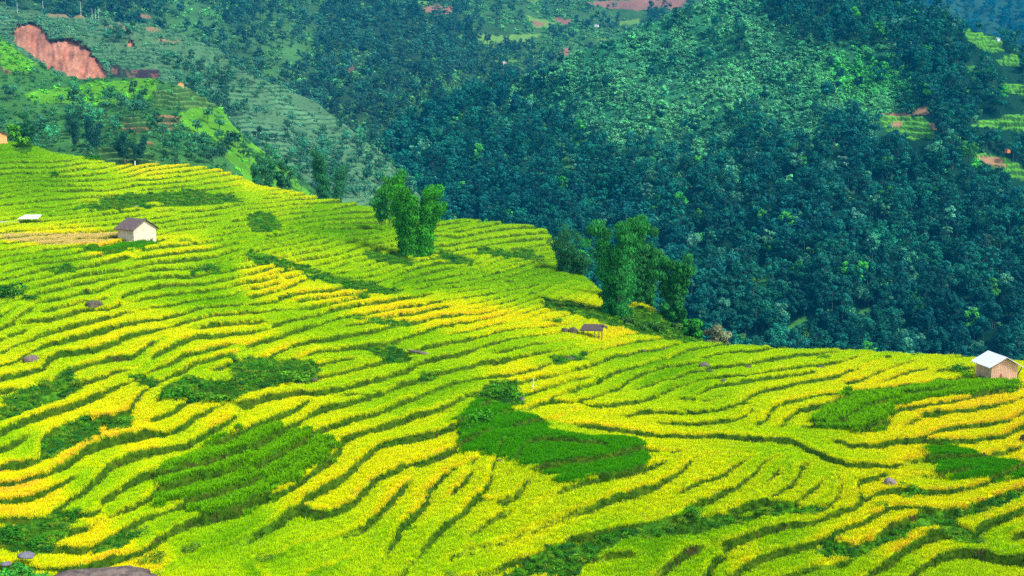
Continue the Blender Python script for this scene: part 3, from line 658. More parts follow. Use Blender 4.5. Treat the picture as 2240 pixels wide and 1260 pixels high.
def col2(U, V, P, ph):
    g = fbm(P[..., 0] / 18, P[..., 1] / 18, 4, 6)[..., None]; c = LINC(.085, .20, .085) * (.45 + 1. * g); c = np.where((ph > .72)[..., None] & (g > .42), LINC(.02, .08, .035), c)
    c = np.where(polys(U, V, TAN2, 6)[..., None], LINC(.22, .17, .08), c)
    k = fbm(U / 4, V / 40, 4, 23)[..., None]; k2 = fbm(U / 14, V / 12, 4, 24)[..., None]
    soil = (LINC(.34, .10, .05) * (1 - k) + LINC(.46, .24, .15) * k) * (.45 + 1. * k2)
    c = np.where(polys(U, V, LAND, 9)[..., None], soil, c); return np.where(polys(U, V, DARKS)[..., None], np.where(k > .5, LINC(.035, .022, .03), LINC(.02, .05, .03)) + LINC(.12, .04, .02) * (k2 > .58), c)
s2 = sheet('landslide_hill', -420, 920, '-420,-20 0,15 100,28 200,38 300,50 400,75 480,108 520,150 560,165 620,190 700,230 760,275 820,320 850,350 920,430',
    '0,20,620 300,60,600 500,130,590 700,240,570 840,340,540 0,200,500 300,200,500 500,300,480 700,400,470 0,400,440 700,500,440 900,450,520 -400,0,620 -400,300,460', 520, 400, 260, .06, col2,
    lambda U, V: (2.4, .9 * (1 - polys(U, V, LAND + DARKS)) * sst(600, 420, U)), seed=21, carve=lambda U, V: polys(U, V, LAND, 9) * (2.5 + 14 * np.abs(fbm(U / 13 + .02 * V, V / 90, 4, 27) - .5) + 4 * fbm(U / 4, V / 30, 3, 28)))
TAN1 = ['340,258 372,250 398,262 372,282 345,276', '270,270 300,275 330,283 300,290 265,285', '0,145 25,150 25,160 0,158', '320,308 338,312 336,322 320,320']
TER1 = ['240,320 300,318 335,340 350,362 300,372 200,350 180,335', '225,250 300,258 340,262 320,280 240,275', '330,200 400,190 470,210 480,235 400,240 340,235']
LIT1 = ['380,250 430,236 490,238 530,285 600,350 700,440 560,420 480,330 420,290', '50,205 140,190 200,180 340,172 345,215 250,225 180,230 80,225', '0,85 40,112 80,140 60,160 0,150']
def col1(U, V, P, ph):
    g = fbm(P[..., 0] / 9, P[..., 1] / 9, 4, 6)[..., None]; c = LINC(.04, .14, .03) * (.5 + g)
    c = np.where(polys(U, V, LIT1)[..., None], LINC(.09, .29, .015) * (.6 + .7 * g), c)
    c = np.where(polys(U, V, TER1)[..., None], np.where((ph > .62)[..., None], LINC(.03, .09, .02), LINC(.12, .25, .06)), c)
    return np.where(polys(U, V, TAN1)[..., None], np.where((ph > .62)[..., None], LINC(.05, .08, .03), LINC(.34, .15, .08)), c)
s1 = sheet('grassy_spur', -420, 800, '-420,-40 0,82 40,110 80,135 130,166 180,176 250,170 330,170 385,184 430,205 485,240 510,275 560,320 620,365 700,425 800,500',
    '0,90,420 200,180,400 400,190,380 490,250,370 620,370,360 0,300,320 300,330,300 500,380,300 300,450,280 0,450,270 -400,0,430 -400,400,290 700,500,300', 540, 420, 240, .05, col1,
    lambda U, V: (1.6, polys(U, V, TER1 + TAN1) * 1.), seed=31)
F3 = ['1020,78 1185,74 1160,98 1080,106 1065,100', '1150,35 1215,50 1215,60 1165,62', '1350,45 1400,42 1398,52 1350,55', '1150,0 1180,0 1170,8', '1300,85 1330,80 1325,92', '900,2 940,0 930,8', '1560,20 1580,18 1570,30', '1040,130 1075,135 1140,132 1100,138']
T3 = ['915,14 990,12 985,32 950,34', '1280,4 1500,-5 1490,16 1340,22', '1210,38 1250,40 1245,52 1215,50', '1160,45 1200,52 1175,60', '755,142 775,140 765,168', '300,30 330,32 330,38 300,36', '1225,108 1245,108 1240,120 1226,118', '1740,2 1780,4 1770,12 1745,12']
B3 = P3('420,40,.9 560,90,.6 620,120,.8 650,50,.7 620,60,.7 900,80,0 800,150,0 700,200,.0 950,250,.7 1000,200,.5 900,200,.1 1100,30,.8 1300,60,.8 1400,30,.7 750,60,.1 500,30,.3 850,40,0 1000,120,.2 300,20,.3 1000,280,.5 0,0,.3')
def col3(U, V, P, ph):
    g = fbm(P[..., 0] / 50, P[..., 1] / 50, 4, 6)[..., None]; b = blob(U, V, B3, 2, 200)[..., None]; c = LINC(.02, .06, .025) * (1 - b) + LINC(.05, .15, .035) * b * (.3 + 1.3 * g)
    c = np.where(polys(U, V, F3)[..., None], LINC(.12, .25, .04), c); return np.where(polys(U, V, T3)[..., None], LINC(.24, .12, .08) * (.7 + .6 * g), c)
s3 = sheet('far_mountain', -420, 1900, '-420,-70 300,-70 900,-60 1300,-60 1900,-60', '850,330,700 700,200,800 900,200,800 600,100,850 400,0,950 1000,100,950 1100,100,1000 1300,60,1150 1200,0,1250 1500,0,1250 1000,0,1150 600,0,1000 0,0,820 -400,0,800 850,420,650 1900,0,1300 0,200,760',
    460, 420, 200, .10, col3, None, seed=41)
s5 = sheet('distant_blue_mountain', 1700, 2900, '1700,-90 2900,-90', '1900,0,1500 2240,100,1450 2240,0,1650 2600,300,1300 2000,300,1350', 420, 160, 90, .10,
    lambda U, V, P, ph: np.tile(LINC(.02, .07, .04), U.shape + (1,)) * (.6 + .9 * fbm(P[..., 0] / 60, P[..., 1] / 60, 4, 6)[..., None]), None, seed=51)
# valley floor and the country all round, so nothing ends in mid air
q = np.linspace(-1, 1, 60); X, Y = np.meshgrid(q * 2600, (q + .55) * 2600); r = np.hypot(X, Y - 350)
Z = -112 + (fbm(X / 220, Y / 220, 4, 61) - .5) * 40 + 260 * sst(1500, 2600, r) - 6; Z = np.where((Y < 30) & (np.abs(X) < 500), -75, Z)
tag(link('valley_floor', mesh_np('valley_floor', np.stack([X, Y, Z], -1).reshape(-1, 3), grid_faces(60, 60)[:, ::-1], [M_hill], True, {'col': ('FLOAT_COLOR', rgba(np.tile(LINC(.02, .07, .025), (3600, 1))))})), kind='structure')

# ------------------------------------------------------------ woods
def wood(S, dens, seed=0, n=None):
    j, i, lerp = sample(S['P'], dens[:-1, :-1], n); return j, i, lerp(S['P']), lerp(S['U']), lerp(S['V'])
FP, FS, FC, FK = [], [], [], []                                # everything that reads as one far wood
ALLK = tree_kinds + scrub_kinds + tall_kinds; NT, NS = len(tree_kinds), len(scrub_kinds)
def grow(P, kind, s, c):
    n = len(P); k = {'t': lambda: rng.integers(0, NT, n), 's': lambda: NT + rng.integers(0, NS, n), 'l': lambda: NT + NS + rng.integers(0, len(tall_kinds), n)}[kind]()
    FP.append(P); FS.append(s * rng.uniform(.6, 1.4, n)); FK.append(k); FC.append(c * 1.5 * rng.uniform(.55, 1.6, (n, 1)) * (1 + rng.normal(0, .08, (n, 3))))
open4 = np.maximum.reduce([polys(s4['U'], s4['V'] - k_, F4 + T4) * 1. for k_ in (0, 14, 28, 40)]); t4 = blob(s4['U'], s4['V'], T4P); gr4 = polys(s4['U'], s4['V'], G4) * 1.
n4 = fbm(s4['U'] / 60, s4['V'] / 45, 4, 71)
tw_thin = 1 - .5 * ((s4['U'] > 2085) & (s4['V'] < 420)); inv4 = tw_thin * ((s4['U'] > 700) & (s4['U'] < 2500) & (s4['V'] < np.maximum(crest(s4['U']) + 60, 300)))
tw = sst(.12, .88, t4 + (n4 - .5) * .7 - .06)
j, i, P, U, V = wood(s4, (.056 * tw * (1 - open4) * (1 - .8 * gr4) + .003 * (1 - open4)) * inv4)
hue = fbm(P[:, 0] / 22, P[:, 1] / 22, 3, 91)[:, None]
C = LINC(.002, .06, .058) * (1 - hue) + LINC(.012, .135, .07) * hue; pale = rng.random(len(P)) < .05; C[pale] = LINC(.05, .20, .11); lt = rng.random(len(P)) < .02; C[lt] = LINC(.05, .30, .02)  # part of the blue is valley haze put into the leaf colour
# the trees that show largest stand on their own
vis = (V < crest(U) + 10) & (U > -20) & (U < 2260) & (V - 9 * FPX / P[:, 1] < crest(U) - 6); order = np.where(vis)[0][np.argsort(P[vis, 1])][:296]; own = np.zeros(len(P), bool); own[order] = True
crown_me = []; trunk_me = []
for k in range(8):
    c, T = tree_parts(700 + k * 3, 9 * random.uniform(.85, 1.2), 2.9 * random.uniform(.85, 1.2), nc=16, nl=900, ls=.33); crown_me.append(mesh_np('crown', c[0], c[1], [M_obj_leaf], False, {'var': ('FLOAT_COLOR', c[2])}))
    V_, F_, C_, _ = cat_np(T); trunk_me.append(mesh_np('trunk', V_, F_, [M_bark]))
for k in order:
    o = thing('forest_tree', 'dark blue green forest tree low on the wooded slope just beyond the rice terraces', 'tree', P[k] - (0, 0, .4), random.uniform(0, 6.28), 'trees low on the wooded slope beyond the terraces')
    s_ = random.uniform(.75, 1.3); o.scale = (s_, s_, s_ * random.uniform(.9, 1.15)); q = k % 8
    c = link('crown', crown_me[q], o); c.color = (*(C[k] * random.uniform(.8, 1.9)), 1); link('trunk', trunk_me[q], o)
grow(P[~own], 't', 1., C[~own])
j, i, P, U, V = wood(s4, (.26 * (1 - tw) * (1 - open4) * (.35 + 1.1 * (n4 > .42)) + .012 * tw) * (1 - open4) * (1 - gr4) * inv4)
hue = fbm(P[:, 0] / 30, P[:, 1] / 30, 3, 92)[:, None]; lg = np.exp(-(((U - 1890) / 90) ** 2 + ((V - 165) / 55) ** 2))[:, None]
grow(P, 's', 1., (LINC(.018, .17, .085) * (1 - hue) + LINC(.12, .37, .13) * hue) * (1 - lg) + LINC(.05, .32, .03) * lg)
t2 = np.clip(blob(s2['U'], s2['V'], P3('50,30,.1 200,60,.15 300,110,.15 250,40,.1 380,120,.5 450,160,.9 500,130,.2 560,250,.4 480,200,1 600,300,.5 700,300,.4 800,350,.7 620,240,.25 700,400,.8 430,110,.1 350,85,.3 260,75,.9 100,60,0 150,150,0')), 0, 1)
ld = polys(s2['U'], s2['V'], LAND + DARKS + TAN2, 8) * 1.; vis2 = s2['V'] < 440
j, i, P, U, V = wood(s2, .028 * sst(.3, .8, t2 + (fbm(s2['U'] / 40, s2['V'] / 30, 3, 5) - .5) * .5) * (1 - ld) * vis2)
grow(P, 't', .75, LINC(.03, .14, .07) * (.7 + .8 * fbm(P[:, 0] / 20, P[:, 1] / 20, 3, 9)[:, None]))
j, i, P, U, V = wood(s2, (.05 + .12 * (s2['ph'] > .6)) * (1 - ld) * vis2 * (.25 + .9 * (fbm(s2['U'] / 30, s2['V'] / 20, 3, 7) > .5)))
grow(P, 's', .62, LINC(.06, .20, .10) * (.5 + 1.1 * fbm(P[:, 0] / 14, P[:, 1] / 14, 3, 10)[:, None]))
t1 = np.clip(blob(s1['U'], s1['V'], P3('20,100,.2 60,140,.3 40,200,.5 100,210,.3 250,200,.3 300,195,.2 150,240,.9 180,280,1 100,300,1 60,330,.8 280,240,.8 300,235,1 330,220,.3 400,300,1 450,300,.9 420,350,1 500,330,.6 560,360,.5 350,320,.8 240,290,.6 200,330,.7 270,350,.1 500,260,.1 600,400,.6 380,215,.3 420,220,.6'), 3, 100), 0, 1)
o1 = polys(s1['U'], s1['V'], TAN1 + TER1, 5) * 1.; vis1 = (s1['V'] < crest(s1['U']) + 30) & (s1['U'] > -200)
j, i, P, U, V = wood(s1, .035 * sst(.35, .85, t1) * (1 - o1) * vis1)
grow(P, 't', .55, LINC(.03, .15, .06) * (.6 + 1. * fbm(P[:, 0] / 12, P[:, 1] / 12, 3, 9)[:, None]))
lt1 = polys(s1['U'], s1['V'], LIT1, 10) * 1.
j, i, P, U, V = wood(s1, (.16 * (1 - o1) * (.4 + .8 * (fbm(s1['U'] / 18, s1['V'] / 12, 3, 7) > .5)) * (1 - .75 * lt1 * (s1['U'] > 370)) + .01) * vis1)
grow(P, 's', .5, np.where(polys(U, V, LIT1, 10)[:, None], LINC(.09, .33, .02), LINC(.035, .17, .05)) * (.5 + 1. * fbm(P[:, 0] / 9, P[:, 1] / 9, 3, 10)[:, None]))
t3 = 1 - np.clip(blob(s3['U'], s3['V'], B3, 2, 200), 0, 1); o3 = polys(s3['U'], s3['V'], F3 + T3, 8) * 1.; vis3 = (s3['U'] > -100) & (s3['U'] < 1750) & (s3['V'] < 420)
j, i, P, U, V = wood(s3, .016 * (.12 + .88 * sst(.2, .75, t3 + (fbm(s3['U'] / 40, s3['V'] / 25, 3, 5) - .5) * .6)) * (1 - o3) * vis3)
grow(P, 't', 1.15, LINC(.018, .085, .05) * (.6 + 1.1 * fbm(P[:, 0] / 40, P[:, 1] / 40, 3, 9)[:, None]))  # teal of the distance haze is mixed into these leaves
j, i, P, U, V = wood(s3, .05 * (1 - o3) * vis3 * (fbm(s3['U'] / 25, s3['V'] / 15, 3, 7) > .45)); grow(P, 's', 1.3, LINC(.07, .22, .06) * (.5 + 1.1 * fbm(P[:, 0] / 40, P[:, 1] / 40, 3, 10)[:, None]))
j, i, P, U, V = wood(s5, .006 * (s5['V'] < 300) * (s5['U'] < 2500)); grow(P, 't', 1.6, np.tile(LINC(.005, .09, .10), (len(P), 1)))  # leaves coloured blue in place of thicker haze this far off
FP = np.concatenate(FP); print('wood', len(FP))
scatter('hillside_forest', FP - (0, 0, .3), np.concatenate(FS), np.clip(np.concatenate(FC), .004, 1), ALLK, 'dense mixed forest and scrub covering the hills across the valley', 'forest', .06, np.concatenate(FK))

# ------------------------------------------------------------ air
hb = MB(); hb.box((0, 1200, 170), (5000, 2700, 800)); hm = bpy.data.materials.new('air'); hm.use_nodes = True; hn = hm.node_tree
for n_ in list(hn.nodes):
    if n_.type != 'OUTPUT_MATERIAL': hn.nodes.remove(n_)
pv = hn.nodes.new('ShaderNodeVolumePrincipled'); pv.inputs['Color'].default_value = (.0, .42, .85, 1); pv.inputs['Density'].default_value = .00018; pv.inputs['Anisotropy'].default_value = 0.
hn.links.new(pv.outputs[0], hn.nodes['Material Output'].inputs['Volume'])
tag(hb.obj('haze', hm), 'thin blue haze hanging in the valley air', 'haze', kind='stuff')
# ------------------------------------------------------------ bamboo
M_culm = plain('bamboo_culm', (.10, .14, .03), (.25, .27, .08), 6, .6)
def bamboo(u, v, hpx, wpx, D, label, tint, seed, nculm=16, nleaf=9000, low=.12, spread=1., z0=0., size=.25, droop=.45, group=None):
    q = np.random.default_rng(seed); b = at(u, v, D); h = hpx * D / FPX; w = wpx * D / FPX / 2; t = thing('bamboo_clump', label, 'bamboo', b + (0, 0, z0), 0, group)
    ce = []; ra = []; nc_ = max(3, int(nculm / (3.4 if u == 908 else 4.5))); colx = [(-1 + 2 * (i_ + .5) / nc_) * w * (.6 if u == 908 else .74) + q.normal(0, .1 * w) for i_ in range(nc_)]; colh = q.uniform(.6, 1.0, nc_); colh[q.integers(0, nc_)] = 1.02; coly = q.normal(0, .45 * w, nc_)
    for k in range(nculm):
        i_ = k % nc_; tx, ty = colx[i_] + q.normal(0, .07 * w), coly[i_] + q.normal(0, .08 * w); a = math.atan2(ty, tx); hh = h * 1.06 * colh[i_] * q.uniform(.82, 1.04)
        P = []; a2 = a + q.normal(0, .7); kr = q.uniform(.75, 1.25)
        for s in np.linspace(0, 1, 9):
            e = s ** 2.2; o_ = .09 * h * max(0, s - .72) / .28; P.append((tx * (.6 + .4 * e) + math.cos(a2) * o_, ty * (.6 + .4 * e) + math.sin(a2) * o_, hh * (s if s < .8 else .8 + (s - .8) * (1 - 1.5 * (s - .8))) - .6))
        P = np.array(P); mb = MB(); mb.tube([tuple(p) for p in P], list(np.linspace(.06, .015, 9)), 5); mb.obj('culm', M_culm, t)
        for s in np.arange(low, 1.0, .085):
            p = np.array([np.interp(s * 8, np.arange(9), P[:, c]) for c in range(3)]); ce.append(p + q.normal(0, .3, 3)); ra.append(kr * w * (.17 + .10 * s) * q.choice([.45, .9, 1.3]))
    ce = np.array(ce); ra = np.clip(np.array(ra), .25, .95)
    V, F, C = leaf_cloud(ce, ra, int(nleaf * 2.1), size * .8, seed + 1, .35, droop, .34); f = link('foliage', mesh_np('foliage', V, F, [M_obj_leaf], False, {'var': ('FLOAT_COLOR', C)}), t); f.color = (*[c_ * 1.35 for c_ in tint], 1); return t
G1_, G2_, G3_ = (.035, .23, .01), (.022, .19, .03), (.025, .15, .05)
bamboo(908, 556, 172, 185, 152, 'broad bright green bamboo clump standing in the dip between the two lime terraced ribs', G1_, 1, 27, 21000, .05)
bamboo(842, 485, 95, 70, 172, 'small ragged bamboo leaning out at the left of the broad bright green clump', (.03, .19, .03), 2, 9, 3200, .2)
bamboo(716, 442, 116, 96, 210, 'round topped dark bamboo clump on the crest left of the broad bright clump', G3_, 3, 16, 8000, .1)
bamboo(622, 418, 72, 36, 215, 'narrow dark bamboo clump on the crest, the slimmer of an adjoining pair', G3_, 4, 8, 3200, .1)
bamboo(576, 412, 78, 56, 222, 'wider dark bamboo clump on the crest at the left of an adjoining pair', G3_, 5, 10, 4500, .1)
bamboo(1246, 652, 164, 92, 160, 'sparse dusky bamboo clump with upright stems showing, leftmost of the four by the thatched shelter', (.022, .13, .035), 6, 22, 6500, .12, 1.05)
bamboo(1352, 706, 238, 118, 128, 'tallest billowing green bamboo clump behind the thatched shelter', G2_, 7, 24, 15000, .06)
bamboo(1414, 674, 190, 84, 139, 'dark bamboo clump with a plume top, partly behind the tallest clump', (.022, .16, .03), 8, 14, 8000, .15)
bamboo(1478, 708, 160, 72, 134, 'rightmost squat bamboo clump at the edge of the forest drop', (.022, .17, .03), 9, 16, 9000, .05)
bamboo(62, 318, 78, 50, 236, 'tall feathery dark bamboo behind the orange walled house', (.02, .13, .04), 10, 10, 4200, .15)
bamboo(268, 340, 56, 34, 290, 'small dark bamboo clump above striped fields, left one of a close pair', (.012, .08, .05), 11, 8, 2600, .1)
bamboo(305, 342, 50, 34, 290, 'small dark bamboo clump above striped fields, right one of a close pair', (.012, .08, .05), 12, 8, 2600, .1)
bamboo(205, 318, 60, 44, 300, 'dark bluish bamboo clump beneath the bright green scrub at upper left', (.012, .08, .06), 13, 9, 3400, .1)
bamboo(165, 312, 66, 48, 296, 'drooping bluish green bamboo clump between the feathery one and the dark one', (.02, .11, .06), 14, 9, 3400, .1)

# ------------------------------------------------------------ single trees and shrubs
def tree(u, v, hpx, wpx, D, name, label, tint, seed, nl=1500, ls=.3, low=.2, cat='tree', group=None):
    h, r = hpx * D / FPX, wpx * D / FPX / 2; c, T = tree_parts(seed, h, r, nc=20, nl=nl, ls=ls, low=low, flat=.6)
    t = thing(name, label, cat, at(u, v, D) - (0, 0, .2), 0, group); f = link('crown', mesh_np('crown', c[0], c[1], [M_obj_leaf], False, {'var': ('FLOAT_COLOR', c[2])}), t); f.color = (*tint, 1)
    V_, F_, C_, _ = cat_np(T); link('trunk', mesh_np('trunk', V_, F_, [M_bark]), t); return t
tree(1568, 757, 52, 62, 122, 'flowering_tree', 'rounded olive grey tree with pale flowering crown at the terrace edge', (.20, .24, .11), 21, 2600, .16, .1)
tree(1508, 752, 62, 64, 125, 'broadleaf_tree', 'bright green broadleaf tree just left of the pale flowering tree', (.03, .26, .02), 22, 2200, .22, .05)
tree(1466, 748, 46, 60, 124, 'broadleaf_tree', 'low olive green tree under the rightmost bamboo clump', (.05, .16, .02), 23, 2000, .2, .05)
tree(1424, 738, 40, 64, 122, 'broadleaf_tree', 'low spreading green tree between the thatched shelter and the rightmost bamboo', (.05, .19, .02), 24, 1800, .2, .05)
tree(30, 300, 34, 34, 232, 'broadleaf_tree', 'bright lime green tree above the roof of the orange walled house', (.09, .36, .01), 25, 900, .3, .05)
tree(55, 318, 26, 34, 222, 'broadleaf_tree', 'small yellow green tree right of the orange walled house', (.10, .34, .01), 26, 800, .25, .05)
tree(1370, 722, 30, 50, 124, 'broadleaf_tree', 'low dark bush like tree at the foot of the tallest bamboo', (.03, .12, .02), 27, 1200, .2, .05)
BT = [(.03, .18, .005), (.05, .25, .005), (.10, .32, .005), (.02, .14, .015), (.14, .28, .01)]
bush_me = []
for k in range(7):
    q = np.random.default_rng(900 + k); nc = 9; ce = np.stack([q.normal(0, .34, nc), q.normal(0, .34, nc), q.uniform(.05, .6, nc)], 1); V, F, C = leaf_cloud(ce, q.uniform(.25, .45, nc), 420, .085, k, .5)
    bush_me.append(mesh_np('shrub', V, F, [M_obj_leaf], False, {'var': ('FLOAT_COLOR', C)}))
low_me = []
for b_ in bush_me[:5]: b_ = b_.copy(); b_.materials.clear(); b_.materials.append(M_grass); low_me.append(b_)
place('bank_undergrowth', (w0 > 0) * (c0 == 0) * 1., .05, lambda j, i, n: np.array(BT)[rng.integers(0, 5, n)] * 1.1, low_me, 'tangled low green undergrowth covering the unplanted banks', 'undergrowth', .45)
def shrub(u, v, wpx, tint, label, group=None, hh=.8, dz=-.1):
    p = ground(u, v); s = wpx * p[1] / FPX / 1.5; o = tag(link('shrub', bush_me[random.randrange(7)], None, p + (0, 0, dz), random.uniform(0, 6.28)), label, 'shrub', group)
    o.scale = (s, s * .9, s * hh * random.uniform(.8, 1.15)); o.color = (*tint, 1); return o
for nm, poly in WEEDS.items():
    pa = np.array(poly); ar = .5 * abs(np.dot(pa[:, 0], np.roll(pa[:, 1], 1)) - np.dot(pa[:, 1], np.roll(pa[:, 0], 1))); vm = pa[:, 1].mean(); sz = 14 + 26 * max(0, (vm - 450) / 750)
    n = int(min(15, max(4, .9 * ar / (sz * sz * .8)))); got = 0; tries = 0
    while got < n and tries < 900:
        tries += 1; uq, vq = random.uniform(pa[:, 0].min(), pa[:, 0].max()), random.uniform(pa[:, 1].min(), pa[:, 1].max())
        if not inpoly(np.array([uq]), np.array([vq]), poly)[0]: continue
        shrub(uq, vq, sz * random.uniform(.6, 1.35), random.choice(BT), 'low green shrub in the ' + nm, 'shrubs in the ' + nm, .7); got += 1
for u, v, wd, tk, lb in [(628, 650, 44, 0, 'rounded dark shrub among yellow strips left of the long yellow rib'), (795, 652, 36, 1, 'dark flat shrub at the right end of a yellow strip on the rib'), (22, 650, 80, 3, 'dark bluish shrub mass at the left edge above the yellow paddies'),
    (60, 656, 40, 3, 'smaller dark shrub trailing from the mass at the left edge'), (385, 870, 92, 1, 'large round dark green shrub right of the centre left gold paddies'), (470, 880, 64, 2, 'olive green shrub right of the large round one'),
    (650, 832, 84, 2, 'big olive green shrub below the triangular yellow paddy'), (1100, 868, 70, 1, 'bright leafy shrub at the head of the deep green field'), (1046, 930, 74, 1, 'leafy shrub on the left side of the deep green field'),
    (18, 1185, 84, 0, 'dense dark shrub at the left edge above the flat rock'), (78, 1195, 56, 0, 'rounded dark shrub next to the dense one above the flat rock'), (340, 1230, 60, 4, 'olive shrub right of the flat rock'), (420, 1205, 52, 4, 'lone olive shrub in a hollow of the lime paddy at lower left'),
    (1803, 785, 30, 1, 'small round shrub on a rock pile in the right hand paddies'), (1940, 783, 24, 0, 'tiny dark shrub near the right crest'), (2000, 778, 26, 4, 'low olive shrub on the right crest'), (1715, 758, 24, 4, 'low yellow green shrub on the crest right of the flowering tree'),
    (560, 565, 40, 2, 'mid green shrub behind the first yellow rib strips'), (310, 452, 30, 0, 'dark round shrub above the plaster hut'), (205, 338, 40, 0, 'dark spreading shrub near the crest at upper left'), (60, 382, 26, 0, 'small dark shrub beside an earth bank at upper left'), (118, 386, 20, 0, 'tiny dark shrub left of the first yellow strips'),
    (405, 530, 26, 2, 'small green shrub between yellow paddies right of the plaster hut'), (588, 528, 22, 0, 'small dark shrub among lime paddies near picture centre left'), (1217, 706, 30, 1, 'low bright shrub at the left of the two boulders'), (1990, 1075, 56, 1, 'green shrub above the broad golden paddy at lower right'),
    (1925, 1108, 34, 1, 'green shrub under the small square paddy'), (1800, 823, 14, 1, 'tiny bright plant on a paddy edge below the rock pile'), (2100, 815, 60, 0, 'dark trailing shrub left of the plank hut'), (2225, 850, 50, 0, 'dark shrub right of the plank hut'), (580, 1225, 40, 4, 'olive tuft like shrub in the yellow lime paddy at bottom'),
    (985, 1262, 44, 4, 'olive shrub at the bottom edge near picture centre left'), (895, 1150, 34, 1, 'green shrub between two rounded yellow paddies')]:
    shrub(u, v, wd, BT[tk], lb)

# ------------------------------------------------------------ rocks
def rock(u, v, wpx, ratio, label, c1, c2, seed, D=None, depth=.8, sink=.3, strata=0, name='boulder', dz=0., rz=None):
    q = np.random.default_rng(seed); n = 26; th = np.linspace(0, math.pi, n); ph = np.linspace(0, 2 * math.pi, n * 2, endpoint=False); T, Pq = np.meshgrid(th, ph, indexing='ij')
    d = np.stack([np.sin(T) * np.cos(Pq), np.sin(T) * np.sin(Pq), np.cos(T)], -1); r = 1 + .5 * (fbm(d[..., 0] * 1.7 + 9 + seed, d[..., 1] * 1.7 + d[..., 2] * 1.3, 4, seed) - .5)
    for _ in range(7):
        a = q.normal(size=3); a /= np.linalg.norm(a); r = np.minimum(r, .86 / np.maximum(d @ a, .05) * q.uniform(.85, 1.1))
    X = d * r[..., None]
    if strata: X *= (1 + .05 * np.sin(X[..., 2] * strata + 2 * fbm(X[..., 0] * 2, X[..., 1] * 2, 3, seed)))[..., None]
    p = ground(u, v) if D is None else at(u, v, D); s = wpx * .9 * p[1] / FPX / 2; X = X * (s, s * depth, s * ratio)
    F = [(i * 2 * n + j, (i + 1) * 2 * n + j, (i + 1) * 2 * n + (j + 1) % (2 * n), i * 2 * n + (j + 1) % (2 * n)) for i in range(n - 1) for j in range(2 * n)]
    m_ = plain(name + '_stone', c1, c2, 5 / max(s, .3), .9, (1, 1, 3) if strata else None, .06)
    return tag(link(name, mesh_np(name, X.reshape(-1, 3), F, [m_], True), None, p + (0, 0, s * ratio * (1 - 2 * sink) + dz), q.uniform(0, .6) if rz is None else rz), label, 'rock')
GR1, GR2, PU1, PU2 = (.035, .035, .022), (.15, .135, .09), (.045, .035, .03), (.24, .185, .15)
rock(204, 672, 48, .5, 'rounded grey lichen spotted boulder at the top of the left yellow paddies', GR1, GR2, 1)
rock(68, 790, 44, .55, 'pinkish grey slab rock under a dark bank at left', PU1, (.26, .20, .16), 2)
rock(1234, 727, 20, .9, 'left and smaller of two grey boulders beside the thatched shelter', GR1, GR2, 3)
rock(1252, 729, 26, .95, 'right and larger of two grey boulders beside the thatched shelter', GR1, GR2, 4)
rock(1538, 806, 32, .6, 'grey rock pile at the end of a curling paddy bank', (.08, .08, .08), GR2, 5); rock(1552, 816, 18, .7, 'smaller grey rock tucked below the rock pile at the curling bank', GR1, GR2, 6)
rock(1245, 783, 26, .5, 'low grey rock on the weedy stony bank', GR1, GR2, 7); rock(1634, 804, 20, .6, 'small grey rock at the right end of the curled weedy strip', GR1, GR2, 8); rock(1582, 838, 20, .6, 'small pale rock on the paddy edge below the rock pile', GR1, GR2, 9)
rock(1455, 762, 14, .6, 'small grey rock on the weedy edge near the right crest', GR1, GR2, 10); rock(1405, 768, 12, .6, 'tiny pale rock on a paddy edge right of the thatched shelter', GR1, GR2, 11); rock(1795, 803, 24, .45, 'flat grey rock beneath the small round shrub', GR1, GR2, 12)
rock(1954, 857, 24, .5, 'whitish rock at the top left of the light maize beds', (.2, .19, .17), (.42, .40, .36), 13); rock(1946, 1062, 34, .75, 'pale pink grey rock at the corner of the small square paddy', (.10, .08, .07), (.30, .25, .22), 14); rock(2240, 968, 24, 1., 'dark upright rock at the right picture edge', GR1, GR2, 15)
rock(1092, 1008, 20, .6, 'small grey rock at the lower left tip of the deep green field', GR1, GR2, 16); rock(655, 842, 16, .6, 'small pale stone under the olive shrub', GR1, GR2, 17); rock(686, 833, 16, .8, 'grey stone right of the olive shrub', GR1, GR2, 18)
rock(1140, 876, 16, .9, 'dark rock at the right of the leafy shrub', (.05, .05, .05), (.2, .2, .2), 19); rock(2210, 1085 - 0, 10, .5, 'tiny pale stone at right', GR1, GR2, 20); rock(298, 452, 18, .6, 'pinkish stone above the plaster hut', (.3, .2, .16), (.5, .38, .3), 21)
rock(225, 1300, 262, .17, 'long flat purplish layered rock outcrop at the bottom left corner', PU1, PU2, 22, depth=.55, sink=.1, strata=34, name='rock_outcrop', rz=.04, dz=.45)
rock(58, 1240, 44, .4, 'small flat bluish slab left of the long layered outcrop', (.08, .08, .10), (.22, .22, .25), 23, sink=.1, name='rock_outcrop', dz=.35); rock(14, 1246, 26, .5, 'small bluish slab at the very corner of the bottom left', (.08, .08, .10), (.22, .22, .25), 24, sink=.1, name='rock_outcrop', dz=.3)
V, F, C = leaf_cloud(np.random.default_rng(3).normal(0, 1, (26, 3)) * (.8, .35, .22) + (0, 0, .35), np.full(26, .32), 1500, .10, 44, .6)
o = tag(link('leafy_plant', mesh_np('leafy_plant', V, F, [M_obj_leaf], False, {'var': ('FLOAT_COLOR', C)}), None, ground(52, 1275) + (0, -.5, .15)), 'bright green broad leaved plant growing over the corner rocks', 'plant'); o.color = (.05, .34, .03, 1)
lp = ground(915, 776); lg = MB(); lg.tube([(-1.05, .15, .32), (-.6, .1, .26), (0, 0, .16), (.6, -.05, .06), (1.1, -.1, -.04)], [.05, .12, .15, .12, .03], 8)
